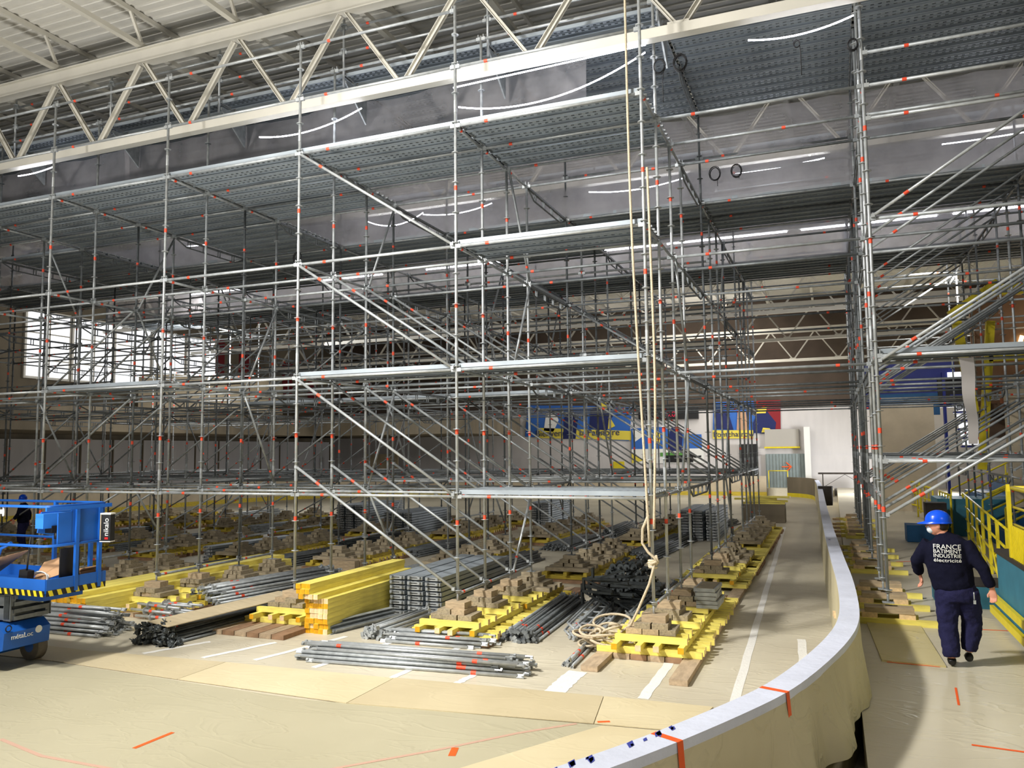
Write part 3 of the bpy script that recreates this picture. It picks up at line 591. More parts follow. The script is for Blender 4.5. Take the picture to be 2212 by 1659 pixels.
PL = plank()
SEC = {}
names = {('l', 0): 'left part of the front scaffold, behind the blue lift, rising to the first decks', ('m', 0): 'front middle part of the scaffold with decks at three heights and a roped corner post',
 ('l', 1): 'left part of the second scaffold row, behind the first', ('m', 1): 'middle part of the second scaffold row, under the second truss', ('l', 2): 'left part of the third scaffold row, in front of the left wall', ('m', 2): 'middle part of the third scaffold row, in front of the murals',
 ('r', 0): 'front scaffold right of the aisle with long braces rising to the right', ('r', 1): 'second scaffold row right of the aisle, over the yellow rails', ('r', 2): 'third scaffold row right of the aisle, nearest the partition wall'}
for s in 'lmr':
    for g in range(3): SEC[s, g] = thing('scaffold', names[s, g], 'scaffold', (XC({'l': 0, 'm': 3, 'r': 6}[s]), RY[(0, 4, 8)[g]], 0))
def sec(c, r):                                            # section of a column or of the bay that starts at column c
    return SEC['l' if c < 1 else 'm' if c < 5 else 'r', 0 if r < 4 else 1 if r < 8 else 2]
def place(name, me, c, r, loc):
    s = sec(c, r); return link(name, me, s, Vector(loc)-s.location)
CB = .55
cols = list(range(-4, 8))
def has(c, r):
    if c >= 5: return 1 <= r <= 12
    return True
base = lambda c: CB if c < 5 else OF+.26
for c in cols:
    for r in range(13):
        if not has(c, r): continue
        top = L4
        if r in (0, 1) or (c >= 5): top = L5+.05
        if r % 4 == 0 and r: top = L5
        if r == 0 and c == 4: top = 12.2
        if r in (2, 3, 7, 11): top = L4+.02 if c < 5 else L5
        place('standard', st_mesh(top-base(c), r < 1 or c >= 3 and r < 4), c, r, (XC(c), RY[r], base(c)))
for c in cols[:-1]:
    for r in range(13):
        if not (has(c, r) and has(c+1, r)): continue
        if c == 4:
            lv = [L4] if r < 2 else [L2, L3, L4] if r < 9 else [L2, L4]
            if r >= 4: lv.append(L4+1)
        elif c >= 5: lv = [2.67, L2, L3, L4]+([L4-.5, L4+.5] if r == 1 else [])+([L1+.5] if r == 3 else [])
        else:
            lv = [L1, L2, L3, L4]
            if r == 0: lv += [L4+1.0]
            if r == 0 and c < 3: lv.append(L5-.03)
            if r == 1: lv += [L5-.0] if c < 4 else []
            if r in (4, 8): lv += [L4+1]
            if r in (5, 9): lv += [L3+1]
            if r > 4 and (c+r) % 3: lv += [L3-1]
        for z in lv:
            me = LED[rnd.randrange(2) if r < 2 else rnd.randrange(1, 6)]
            place('ledger', me, c, r, (XC(c), RY[r], z))
for c in cols:
    for r in range(12):
        if not has(c, r): continue
        L = RY[r+1]-RY[r]
        lv = [L1, L2, L3, L4] if c < 5 else [2.67-.5, L2, L3, L4]
        if L < 1.8:
            if c in (0, 1, 3, 4): lv = lv+[base(c)+.12]
        for z in lv: place('lattice_girder' if L > 1.8 else 'transom', tr_mesh(L), c, r, (XC(c), RY[r], z))
        if L > 1.8: place('lattice_girder', tr_mesh(L), c, r, (XC(c), RY[r], L5-.05))
# long braces in the bay left of the fourth front post, one per row and lift
for r in range(12):
    for z0, z1 in ((L4, L3), (L3, L2), (L2, L1), (L1+.5, .72)):
        if r and z0 == L4 and r < 4: continue
        place('diagonal_brace', br_mesh(BAY, 0, z1-z0, r == 0), 2, r, (XC(2), RY[r]-.05, z0))
    if r > 4:
        for z0, z1 in ((L3, L2), (L2, L1)): place('diagonal_brace', br_mesh(BAY, 0, z1-z0), 3, r, (XC(3), RY[r]-.05, z0))
for r in (2, 3, 4, 5, 7, 8, 10, 11):
    for c in (-1, -3):
        for z0, z1 in ((.7, L1), (L1, L2), (L2, L3)): place('diagonal_brace', br_mesh(BAY, 0, z1-z0), c, r, (XC(c), RY[r]-.05, z0))
for r in (5, 8, 10):
    for z0, z1 in ((L1, L2), (L2, L3)): place('diagonal_brace', br_mesh(BAY, 0, z1-z0), 0, r, (XC(0), RY[r]-.05, z0))
for c in range(-3, 5):                                      # braces running front to back
    for r in (2, 6, 9):
        L = RY[r+1]-RY[r]
        for k, (z0, z1) in enumerate(((.7, L1), (L1, L2), (L2, L3), (L3, L4))):
            if (k+c+r) % 3 == 0: continue
            f = (k+c) % 2; place('diagonal_brace', br_mesh(0, L*(1 if f else -1), z1-z0), c, r, (XC(c)+.05, RY[r]+(0 if f else L), z0))
for r in range(1, 12):
    for z0 in (1.9, L2-.1, L3): place('diagonal_brace', br_mesh(BAY, 0, 1.95, r == 1), 5, r, (XC(5), RY[r]-.05, z0))
    if r % 2: 
        for z0 in (2.3, L2): place('diagonal_brace', br_mesh(BAY, 0, 1.95), 6, r, (XC(6), RY[r]-.05, z0))
# steel decks
def decks(c, ya, yb, z, r):
    n = int((yb-ya)/.335); s = (yb-ya)/n
    for k in range(n): place('steel_deck', PL, c, r, (XC(c), ya+s*(k+.5), z+.035+.068))
for c in cols[:-1]:
    if c != 4: decks(c, RY[0] if c < 4 else RY[1], RY[2], L4, 0) if c < 5 else None
    if c in (-1, 0, 1, -3): decks(c, RY[2], RY[3], L4, 2)
    if c in (0, -2): decks(c, RY[3], RY[4]+.1, L4, 3)
    for r0 in (4, 8): 
        decks(c, RY[r0], RY[r0+2], L4, r0)
        if (c+r0) % 3 == 0 and c < 4: decks(c, RY[r0+2], RY[r0+3], L4, r0)
    decks(c, RY[2], RY[4], L5, 2)
    decks(c, RY[6]+.1, RY[8], L5, 6)
    if c in (5, 6): decks(c, RY[10], RY[12], L5, 10)
decks(3, RY[0], RY[1], L3, 0); decks(3, RY[0], RY[1], L2, 0); decks(3, RY[0], RY[1], L1, 0); decks(2, RY[0], RY[1], L2, 0); decks(0, RY[0], RY[1], L2, 0)
decks(5, RY[1], RY[2], L2, 1); decks(6, RY[1], RY[2], L2, 1)
for c in (0, 1, 2): decks(c, RY[4]+.03, RY[5], L2, 4)
# walkway behind the first truss with its guard rail
SB = MB().prism([(0, 0, 0), (0, -.75, 0), (0, -.75, -.06), (0, -.02, -.62)], (.03, 0, 0), 'galv').mesh('support_bracket')
GP = MB().tube((0, 0, -.25), (0, 0, 1.12), .0245, 'galv_pale', 8).tube((0, 0, .5), (0, 0, .51), .06, 'galv_pale', 10).tube((0, 0, 1.0), (0, 0, 1.01), .06, 'galv_pale', 10).mesh('guard_post')
for c in range(-2, 4):
    decks(c, 12.72, RY[2], L5, 1)
    for z in (L5+.5, L5+1.0): place('ledger', LED[0], c, 1, (XC(c), 12.74, z))
for c in range(-2, 5):
    place('support_bracket', SB, c, 1, (XC(c), RY[2]-.05, L5-.03)); place('guard_post', GP, c, 1, (XC(c)+.02, 12.72, L5+.05))
# ------------------------------------------------------------------ timber cribs under the scaffold feet
def beam(L, w, h, m, end=None, name='timber'):
    return MB().box((0, 0, h/2), (L, w, h), m, end=end or m).mesh(name)
PLK = {}
def solid(name, me, loc, rz, label, cat, group): return tag(link(name, me, None, loc, (0, 0, rz)), label, cat, group)
YB = {L: beam(L, .08, .08, 'yellow', 'yellow_end', 'yellow_beam') for L in (1.45, 1.0, .95, 2.0)}
YB2 = {L: beam(L, .08, .08, 'yellow', 'yellow_dark', 'yellow_beam') for L in (1.45, 1.0, .95, 2.0)}
BK = [beam(.44, .22, .075, m_, None, 'timber_block') for m_ in ('wood', 'wood', 'wood_new')]+[beam(.34, .17, .085, 'wood', None, 'timber_block')]
BT2 = beam(.34, .22, .10, 'wood_new', None, 'timber_block')
SP = [MB().box((0, 0, .0375), (.23, L, .075), 'plank', rot=None).mesh('sole_plank') for L in (5.2, 4.0, 3.0)]
def crib(x, y, where, full=True, rung=True):
    g1 = 'yellow beams in the crib %s' % where; g2 = 'timber blocks in the pyramid %s' % where
    z = .075
    # layers: lower rungs along x, rails along y, upper beams along x, then blocks
    if rung:
        for k in range(5): solid('yellow_beam', YB[1.45], (x+rnd.uniform(-.03, .03), y-.32+.16*k, z), 0, 'bottom yellow beam %s' % where, 'timber', g1+', bottom layer')
    z += .08
    for k, dx in enumerate((-.45, -.12, .12, .45)): solid('yellow_beam', (YB2 if k in (0, 3) else YB)[1.0], (x+dx, y+rnd.uniform(-.04, .04), z), pi/2, 'yellow beam laid front to back %s' % where, 'timber', g1+', second layer')
    z += .08
    for k in range(3): solid('yellow_beam', YB[1.0], (x+rnd.uniform(-.03, .03), y-.28+.28*k, z), 0, 'top yellow beam %s' % where, 'timber', g1+', top layer')
    z += .08
    for dx in (-.235, 0, .235): solid('timber_block', rnd.choice(BK[:3]), (x+dx-.02, y+rnd.uniform(-.02, .02), z), pi/2+rnd.uniform(-.05, .05), 'timber block, lowest row, %s' % where, 'timber block', g2+', lowest row')
    z += .075
    for dx in (-.13, .105): solid('timber_block', rnd.choice(BK[:3]), (x+dx, y+rnd.uniform(-.02, .02), z), rnd.choice((0, pi/2))*0+pi/2+rnd.uniform(-.08, .08), 'timber block, middle row, %s' % where, 'timber block', g2+', middle row')
    z += .075
    solid('timber_block', BT2, (x+.02, y-.02, z), rnd.uniform(-.15, .15), 'topmost timber block %s' % where, 'timber block', None)
near = [(4, 0, 'under the corner post with the rope'), (4, 1, 'just behind the corner post with the rope'), (4, 2, 'third from the front beside the aisle'), (4, 3, 'fourth from the front beside the aisle'),
        (3, 0, 'under the fourth front post'), (3, 1, 'just behind the fourth front post'), (3, 2, 'third back from the fourth front post'), (2, 0, 'left of the yellow beam stack'),
        (1, 0, 'between the bright tubes and the dark tube stack'), (1, 1, 'second back beside the long yellow beams'), (0, 0, 'behind the lift basket'), (4, 4, 'first after the gap beside the aisle'), (4, 5, 'second after the gap beside the aisle')]
for c, r, wh in near: crib(XC(c), RY[r], wh)
done = {(c, r) for c, r, _ in near}
# sole planks on the rink floor
def planks(xs, y0, L, label, group):
    me = [MB().box((0, 0, .0375), (.225, L, .07), 'plank').mesh('sole_plank'), MB().box((0, 0, .0375), (.225, L, .07), 'plank_side').mesh('sole_plank')]
    for k, x in enumerate(xs): tag(link('sole_plank', me[k % 2], None, (x, y0+L/2, 0)), label, 'plank', group)
planks([-1.86], 10.0, 8.0, 'long brown sole plank sticking out furthest at the right front of the corner crib', None)
planks([-3.06], 10.25, 6.0, 'brown sole plank sticking out at the left front of the corner crib', None)
planks([-2.82, -2.58, -2.34, -2.1], 11.0, 5, 'brown sole plank under the corner crib between the two long ones', 'inner sole planks of the corner crib')
planks([XC(3)-.6+.24*k for k in range(6)], 10.95, 5, 'brown sole plank under the cribs behind the fourth front post', 'sole planks behind the fourth front post')
planks([XC(2)-.72+.24*k for k in range(6)], 10.35, 3, 'brown sole plank on the floor left of the yellow beam stack', 'sole planks left of the yellow beam stack')
planks([XC(1)-.6+.24*k for k in range(6)], 10.9, 5, 'brown sole plank under the cribs behind the bright tubes', 'sole planks behind the bright tubes')
planks([-1.86, -2.1, -2.34, -2.58, -2.82], 18.05, 8.5, 'brown sole plank under the far cribs beside the aisle', 'far sole planks beside the aisle')
# long rows of rungs running back beside the aisle
y = RY[0]+.5
k = 0
while y < RY[3]+.6:
    if all(abs(y-RY[r]) > .42 for r in range(4)): solid('yellow_beam', YB[1.45], (-2.434+rnd.uniform(-.05, .05), y, .075), rnd.uniform(-.02, .02), 'yellow rung beam on the brown planks between two cribs beside the aisle', 'timber', 'yellow rungs between the near aisle cribs')
    y += .16
for k in range(3): solid('yellow_beam', YB2[1.0], (-1.98, RY[0]+.75+1.08*k, .155), pi/2, 'yellow edge beam lying front to back on the rungs beside the aisle', 'timber', 'yellow edge beams beside the aisle')
# the cribs too far back to tell block from block
by, bw = MB(), MB()
for c in range(-4, 5):
    for r in range(13):
        if (c, r) in done: continue
        x, y = XC(c), RY[r]
        bw.box((x, y, .037), (1.5, 1.0, .07), 'plank_side')
        for k in range(5): by.box((x, y-.36+.18*k, .115), (1.4, .08, .08), 'yellow_dimmed', end='yellow_end')
        for dx in (-.45, 0, .45): by.box((x+dx, y, .195), (.08, 1.0, .08), 'yellow_dimmed')
        for k in range(3): bw.box((x, y-.3+.3*k, .275), (1.0, .16, .08), 'wood')
        for dx in (-.24, 0, .24): bw.box((x+dx, y, .3525), (.2, .44, .073), 'wood', rz=rnd.uniform(-.1, .1))
        for dx in (-.12, .12): bw.box((x+dx, y, .4275), (.2, .38, .073), 'wood', rz=rnd.uniform(-.1, .1))
        bw.box((x, y, .507), (.34, .22, .085), 'wood')
for r in (0, 1, 2, 3, 4, 5, 6, 7, 8, 9, 10, 11):
    if r+1 < 13 and RY[r+1]-RY[r] < 1.8:
        for c in (3, 2, 1, 0, -1, -2):
            y = RY[r]+.52; by.box((XC(c), y, .115), (1.4, .08, .08), 'yellow_dimmed'); by.box((XC(c)+.4, y, .2), (.08, .9, .08), 'yellow_dimmed')
y = RY[4]-.4
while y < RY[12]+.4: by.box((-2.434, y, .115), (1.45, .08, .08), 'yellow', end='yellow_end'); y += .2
tag(link('far_yellow_cribbing', by.mesh('far_yellow_cribbing')), 'mass of yellow crib beams under the scaffold feet further back', 'timber', None, 'stuff')
tag(link('far_block_cribbing', bw.mesh('far_block_cribbing')), 'mass of brown crib blocks under the scaffold feet further back', 'timber block', None, 'stuff')
# right of the aisle: lower cribs on the outer floor
ny = beam(1.0, .1, .08, 'yellow', 'yellow_end', 'yellow_beam'); nb = beam(.62, .12, .07, 'wood_new', None, 'timber_block'); nk = beam(.2, .2, .07, 'yellow_end', None, 'timber_block')
for r in range(1, 13):
    x, y = XC(5), RY[r]; w_ = 'of the foremost crib right of the aisle' if r == 1 else 'of the second crib right of the aisle' if r == 2 else 'of the cribs right of the aisle further back'
    for k, (dx, dy) in enumerate(((.1, -.2), (-.12, .15))): solid('yellow_beam', ny, (x+dx, y+dy, OF), rnd.uniform(-.03, .03), '%s yellow beam %s' % (('front', 'rear')[k], w_), 'timber', '%s yellow beams %s' % (('front', 'rear')[k], w_))
    for dx in (-.25, .22): solid('timber_block', nk, (x+dx, y-.1, OF+.08), 0, 'small square packing block %s' % w_, 'timber block', 'small packing blocks '+w_)
    for dy in (-.14, .02): solid('timber_block', nb, (x, y+dy, OF+.15), rnd.uniform(-.04, .04), 'fresh brown cross block %s' % w_, 'timber block', 'cross blocks '+w_)
    solid('timber_block', nk, (x, y, OF+.155) if False else (x-.62, y+.1, OF), .1, 'square block lying beside the board, left %s' % w_, 'timber block', 'loose square blocks '+w_)
# ------------------------------------------------------------------ material lying on the rink floor
def tube_mesh(L, mt, tp, ends='flat', r=.0243, name='scaffold_tube', ros=()):
    b = MB(); b.tube((0, 0, 0), (L, 0, 0), r, mt, 10)
    for t in tp: b.tube((L*t-.035, 0, 0), (L*t+.035, 0, 0), r+.0015, 'tape', 10, caps=False)
    if ends == 'flat':
        for s, d in ((0, -1), (L, 1)): b.box((s+d*.04, 0, 0), (.10, .055, .018), mt); b.box((s+d*.075, 0, .012), (.03, .03, .04), mt)
    if ends == 'head':
        for s, d in ((0, -1), (L, 1)): b.box((s+d*.03, 0, 0), (.08, .05, .062), mt); b.box((s+d*.05, 0, .03), (.012, .025, .09), mt)
    for x in ros: b.tube((x, 0, 0), (x+.009, 0, 0), .062, mt, 12)
    return b.mesh(name)
def pile(meshes, base, ang, layers, gap, label, group, name='scaffold_tube', cat='tube', jit=(.03, .06), dh=.044, r=.026, shrink=True):
    """layers of parallel tubes; base = corner of the first tube's start, ang = direction the tubes run"""
    d = Vector((math.cos(ang), math.sin(ang), 0)); n = Vector((-d.y, d.x, 0)); W0 = layers[0]*gap
    for j, k in enumerate(layers):
        w_ = k*gap
        for i in range(k):
            p = Vector(base)+n*((W0-w_)/2+gap*(i+.5)+rnd.uniform(-.008, .008))+d*rnd.uniform(-jit[1], jit[1])+Vector((0, 0, r+j*dh))
            o = link(name, rnd.choice(meshes), None, p, (rnd.uniform(0, 6.28), rnd.uniform(-.006, .006), 0))
            o.rotation_euler = (Matrix.Rotation(ang+rnd.uniform(-jit[0], jit[0]), 4, 'Z')@Matrix.Rotation(rnd.uniform(0, 6.28), 4, 'X')).to_euler()
            tag(o, label, cat, group)
br3 = [tube_mesh(2.95, 'galv_pale', t) for t in ([.17], [.83], [.80], [], [.86])]+[tube_mesh(2.8, 'galv', [.84])]
pile(br3, (-6.85, 9.38, 0), .065, [8, 7, 6, 5, 3], .075, 'pale galvanised brace tube with red tape in the long pile lying on the hardboard edge', 'brace tubes in the front pile', jit=(.018, .14))
sh1 = [tube_mesh(1.35, 'galv_pale', [.4]), tube_mesh(1.5, 'galv_pale', [.65]), tube_mesh(1.4, 'galv', [])]
pile(sh1, (-6.35, 10.72, 0), .04, [6, 5, 4, 2], .08, 'short galvanised tube with red tape in the small pile before the light crib', 'short tubes in front of the fourth post crib', jit=(.05, .1))
pile([tube_mesh(1.5, 'galv', [], 'head'), tube_mesh(1.45, 'galv_pale', [], 'head')], (-6.55, 10.95, 0), 1.5, [5, 5, 4, 3], .07, 'short grey tube of the bundle pointing back towards the steel decks', 'short tubes pointing back beside the short pile', jit=(.04, .08))
fl_ = [MB().box((.75, 0, .02), (1.5, .05, .04), 'galv_dark').box((.75, 0, .045), (1.45, .09, .006), 'galv').mesh('steel_profile')]
pile(fl_, (-7.45, 10.95, 0), 1.35, [3, 3, 2], .11, 'flat grey steel profile lying at the foot of the yellow beam stack', 'flat steel profiles by the yellow stack', 'steel_profile', 'steel profile', r=.005, dh=.055)
gl = [tube_mesh(3.0, 'galv', [.15], 'head'), tube_mesh(3.0, 'galv_dark', [.12], 'head'), tube_mesh(3.0, 'galv_dark', [], 'head')]
pile(gl, (-4.2, 11.55, 0), 1.63, [10, 9, 8, 7], .062, 'grey ledger tube in the bundle pointing at the camera right of the light crib', 'ledger tubes in the bundle right of the light crib', 'ledger_tube', jit=(.02, .12))
sg = [tube_mesh(1.3, 'galv_pale', [.35], 'flat')]
pile(sg, (-3.28, 10.42, 0), 1.62, [3, 1], .07, 'one of a few thin tubes lying left of the corner crib', 'thin tubes left of the corner crib', jit=(.03, .1))
# lattice girders
def lat():
    b = MB(); b.tube((0, 0, .03), (3.0, 0, .03), .024, 'galv', 8); pts = [(.05, .0, .05), (.35, .15, .05), (2.65, .15, .05), (2.95, 0, .05)]; b.path(pts, .018, 'galv', 6)
    for k in range(6): b.box((.45+k*.42, .08, .04), (.02, .14, .02), 'galv')
    b.tube((.3, 0, .03), (.36, 0, .03), .027, 'tape', 8, caps=False); return b.mesh('lattice_girder')
LT = lat()
for k in range(9):
    o = tag(link('lattice_girder', LT, None, (-3.82+.085*(k % 6)+rnd.uniform(-.02, .02), 11.75+rnd.uniform(-.1, .2), .01+.075*(k//6)+.004*k)), 'grey lattice girder lying left of the rope heap', 'lattice girder', 'lattice girders left of the rope heap')
    o.rotation_euler = (0, -rnd.uniform(0, .02), 1.62+rnd.uniform(-.05, .05))
# yellow beam stack
yb = beam(3.05, .082, .078, 'yellow', 'yellow_end', 'yellow_beam'); yb2 = beam(3.05, .082, .078, 'yellow', 'yellow_dark', 'yellow_beam')
for j in range(10):
    n_ = 5 if j < 7 else 4 if j == 7 else 3
    for i in range(n_):
        x = -7.98+.086*i-(.03*(j > 6))-(.06 if j > 7 else 0)
        e = j in (2, 5) or (j < 2 and rnd.random() < .6) or (i == 0) or j >= 8 and i
        tag(link('yellow_beam', yb2 if e else yb, None, (x+.04, 10.9+1.525+rnd.uniform(-.02, .02)-(.12 if j > 6 else 0), .0795*j), (0, 0, pi/2)), 'yellow timber beam in the square-ended stack left of the steel decks' if j < 8 else 'yellow timber beam on top of the square-ended stack, shifted forward', 'timber', 'yellow beams in the square-ended stack' if j < 8 else 'yellow beams on top of the square-ended stack')
yl = beam(5.4, .09, .085, 'yellow', 'yellow_dark', 'yellow_beam')
for j in range(6):
    for i in range(9 if j < 5 else 7):
        tag(link('yellow_beam', yl, None, (-12.72+.094*i+.04, 10.15+2.7+rnd.uniform(-.05, .05), .087*j), (0, 0, pi/2-.03)), 'long yellow timber beam in the low stack behind the bright tubes and the lift', 'timber', 'long yellow beams behind the bright tubes')
# stacks of steel decks
PS = plank(3.07, .32)
def deckstack(x, y, nx, nz, rz, label, group, gap=.36):
    for i in range(nx):
        for j in range(nz):
            c = Vector((i*gap, rnd.uniform(-.02, .02), 0)); c.rotate(Euler((0, 0, rz)))
            tag(link('steel_deck', PS, None, (x+c.x+rnd.uniform(-.012, .012), y+c.y, .075+.087*j), (0, 0, rz+pi/2+rnd.uniform(-.01, .01))), label, 'steel deck', group)
deckstack(-7.3, 12.62, 3, 8, 0, 'galvanised steel deck in the triple stack beside the yellow beams', 'steel decks stacked beside the yellow beams')
deckstack(-15.6, 17.0, 1, 5, -.1, 'galvanised steel deck in the low stack between the left posts', 'steel decks stacked between the left posts')
deckstack(-4.45, 25.6, 3, 11, 0, 'steel deck in the triple stack far back beside the aisle', 'steel decks stacked far back beside the aisle', .42)
deckstack(-17.1, 25.4, 3, 11, 0, 'steel deck in the far stack seen under the first ledger, left one of two', 'steel decks in the left far stack', .4)
deckstack(-14.6, 24.6, 3, 9, 0, 'steel deck in the far stack seen under the first ledger, right one of two', 'steel decks in the right far stack', .4)
deckstack(-11.0, 29.5, 2, 10, 0, 'steel deck in the farthest stack behind the long braces', 'steel decks in the farthest stack', .5)
for j in range(5): tag(link('small_deck', bpy.data.meshes.get('small_deck') or MB().box((0, 0, .03), (.34, .72, .055), 'galv').box((0, 0, .058), (.28, .68, .01), 'wood').mesh('small_deck'), None, (-1.98+rnd.uniform(-.02, .02), 13.62, .315+.065*j), (0, 0, rnd.uniform(-.06, .06))), 'short deck panel stacked on the yellow rails beside the aisle', 'deck panel', 'short deck panels beside the aisle')
# left group: bright tubes, rosette tubes, clamp heap with plywood, big tube stack
bt = [tube_mesh(1.45, 'galv_pale', [.55]), tube_mesh(1.5, 'galv_pale', [.4]), tube_mesh(1.4, 'galv_pale', [.62], 'head'), tube_mesh(1.5, 'galv_pale', [])]
pile(bt, (-12.35, 9.42, 0), .02, [9, 8, 7, 6, 5, 3, 2], .085, 'bright silver tube with red tape in the pile beside the lift', 'bright silver tubes beside the lift', jit=(.04, .12), dh=.06)
rt = [tube_mesh(1.1, 'galv_pale', [.45], None, ros=(.3, .8)), tube_mesh(1.0, 'galv_pale', [.5], None, ros=(.35,))]
pile(rt, (-11.55, 10.75, 0), -.06, [5, 4, 3], .12, 'bright short tube with rosette discs behind the bright silver pile', 'rosette tubes behind the bright silver pile', jit=(.08, .15), dh=.09, r=.062)
dk = [tube_mesh(3.0, 'galv_dark', [.08], 'head'), tube_mesh(3.0, 'black_steel', [], 'head'), tube_mesh(3.0, 'galv_dark', [], 'head')]
pile(dk, (-9.35, 9.55, 0), 1.50, [9, 8, 7, 5], .072, 'dark grey tube in the heap under the brown board', 'dark tubes under the brown board', jit=(.03, .12))
bk = MB()
q = random.Random(3)
clampm = []
for s in range(4):
    b = MB(); b.tube((-.04, 0, 0), (.04, 0, 0), .032, 'black_steel', 8); b.box((0, .03, 0), (.05, .05, .045), 'black_steel'); b.tube((0, .03, -.04), (.0, .05, .09), .009, 'galv_dark', 6); b.box((.03, -.02, .02), (.03, .07, .02), 'black_steel'); clampm.append(b.mesh('clamp'))
for k in range(70):
    u = q.random(); h = q.random()**1.5*.26
    tag(link('clamp', q.choice(clampm), None, (-9.98+q.uniform(0, .72)*(1-h), 9.42+q.uniform(-.08, .18)+h*.2, .035+h), (q.uniform(0, 6), q.uniform(0, 6), q.uniform(0, 6))), 'dark scaffold clamp in the heap at the near end of the dark tubes', 'clamp', 'dark clamps at the end of the dark tubes')
bd_ = MB().box((0, 0, 0), (.5, 2.6, .012), 'ply').mesh('plywood_board')
o = tag(link('plywood_board', bd_, None, (-9.4, 10.75, .34)), 'thin brown board lying on top of the dark tube heap', 'board'); o.rotation_euler = (.025, .06, -.17)
bg = [tube_mesh(3.0, 'galv', [.2], 'head'), tube_mesh(3.0, 'galv', [], 'head'), tube_mesh(3.0, 'galv_dark', [.3], 'head')]
pile(bg, (-10.75, 12.2, 0), 1.36, [13, 12, 11, 10, 9, 7, 5], .07, 'grey tube in the big tube stack left of the yellow beam stack', 'grey tubes in the big tube stack', jit=(.035, .25), dh=.052)
cb = MB().box((0, 0, .04), (.9, .2, .08), 'wood_new').mesh('timber_block')
for j in range(4):
    for i in range(2): tag(link('timber_block', cb, None, (-11.0, 16.4+.24*i, .082*j)), 'brown timber piece in the neat block behind the third front post', 'timber block', 'brown timber pieces behind the third front post')
# dark standards and brackets behind the corner posts
ds = [tube_mesh(1.2, 'black_steel', [], None, ros=(.15, .65), r=.026), tube_mesh(1.5, 'black_steel', [], None, ros=(.2, .7, 1.2), r=.026)]
for j in range(6):
    for i in range(9-j):
        tag(link('rosette_tube', rnd.choice(ds), None, (-4.35+.13*i+.06*j+rnd.uniform(-.02, .02), 15.1+rnd.uniform(-.1, .1), .09+.105*j), (0, 0, pi/2+rnd.uniform(-.04, .04))), 'dark rosette tube in the heap behind the fifth front post', 'tube', 'dark rosette tubes in the heap')
brk = MB().box((.35, 0, 0), (.7, .05, .04), 'black_steel').box((.35, 0, -.12), (.62, .03, .03), 'black_steel', rot=Matrix.Rotation(.35, 3, 'Y')).box((.02, 0, -.1), (.04, .05, .24), 'black_steel').mesh('bracket')
for k in range(22):
    tag(link('bracket', brk, None, (-4.3+rnd.uniform(0, .9), 13.9+rnd.uniform(-.1, .5), .14+.022*k), (rnd.choice((0, pi, 1.5)), rnd.uniform(-.1, .1), rnd.uniform(-.5, .5))), 'dark scaffold bracket in the heap left of the roped post', 'bracket', 'dark brackets left of the roped post')
dt = [tube_mesh(3.0, 'galv_dark', [], 'head'), tube_mesh(3.0, 'black_steel', [], 'head')]
pile(dt, (-2.75, 13.0, 0), 1.6, [9, 8, 7, 6, 5], .065, 'dark grey tube in the bundle behind the corner crib', 'dark tubes behind the corner crib', jit=(.03, .2), dh=.05)
# tubes in heaps far back: past the count of single tubes
fb = MB()
q = random.Random(5)
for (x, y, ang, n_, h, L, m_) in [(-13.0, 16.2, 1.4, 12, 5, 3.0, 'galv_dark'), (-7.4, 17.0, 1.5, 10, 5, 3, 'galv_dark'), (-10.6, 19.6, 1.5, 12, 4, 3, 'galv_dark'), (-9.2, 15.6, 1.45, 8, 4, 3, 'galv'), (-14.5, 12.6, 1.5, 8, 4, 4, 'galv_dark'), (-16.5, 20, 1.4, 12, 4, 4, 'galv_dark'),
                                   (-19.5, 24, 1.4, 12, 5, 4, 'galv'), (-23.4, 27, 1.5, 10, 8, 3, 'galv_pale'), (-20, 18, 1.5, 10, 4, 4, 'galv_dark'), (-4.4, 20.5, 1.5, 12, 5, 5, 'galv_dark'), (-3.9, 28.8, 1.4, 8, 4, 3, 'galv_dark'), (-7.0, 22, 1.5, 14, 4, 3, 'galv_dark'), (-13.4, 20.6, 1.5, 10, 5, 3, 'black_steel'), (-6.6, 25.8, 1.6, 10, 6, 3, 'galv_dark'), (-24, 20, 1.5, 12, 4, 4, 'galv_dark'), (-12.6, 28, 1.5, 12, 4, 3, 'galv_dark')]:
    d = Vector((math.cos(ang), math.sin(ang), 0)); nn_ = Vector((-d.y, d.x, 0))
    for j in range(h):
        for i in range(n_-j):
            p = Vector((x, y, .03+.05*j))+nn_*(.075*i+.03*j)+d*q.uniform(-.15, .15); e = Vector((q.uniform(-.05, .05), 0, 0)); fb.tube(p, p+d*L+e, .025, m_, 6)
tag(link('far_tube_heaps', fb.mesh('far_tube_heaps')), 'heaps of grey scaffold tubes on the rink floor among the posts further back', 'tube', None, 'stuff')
tag(link('timber_heap', (lambda b: b)(MB().box((-2.6+.0, 33, .35), (1.6, .9, .7), 'concrete_dark')).mesh('covered_crate')), 'dark crate standing on the rink floor beyond the last aisle posts', 'crate')
for k, (dx, dz, a) in enumerate(((0, .72, 0), (.1, .8, .1), (-.3, .88, .05), (.2, .96, -.1))): tag(link('timber', beam(1.6, .3, .07, 'yellow', 'yellow_end', 'timber'), None, (-2.6+dx, 33, dz-.02), (0, 0, a)), 'flat yellow timber lying on the dark crate beyond the aisle posts', 'timber', 'timbers on the dark crate')
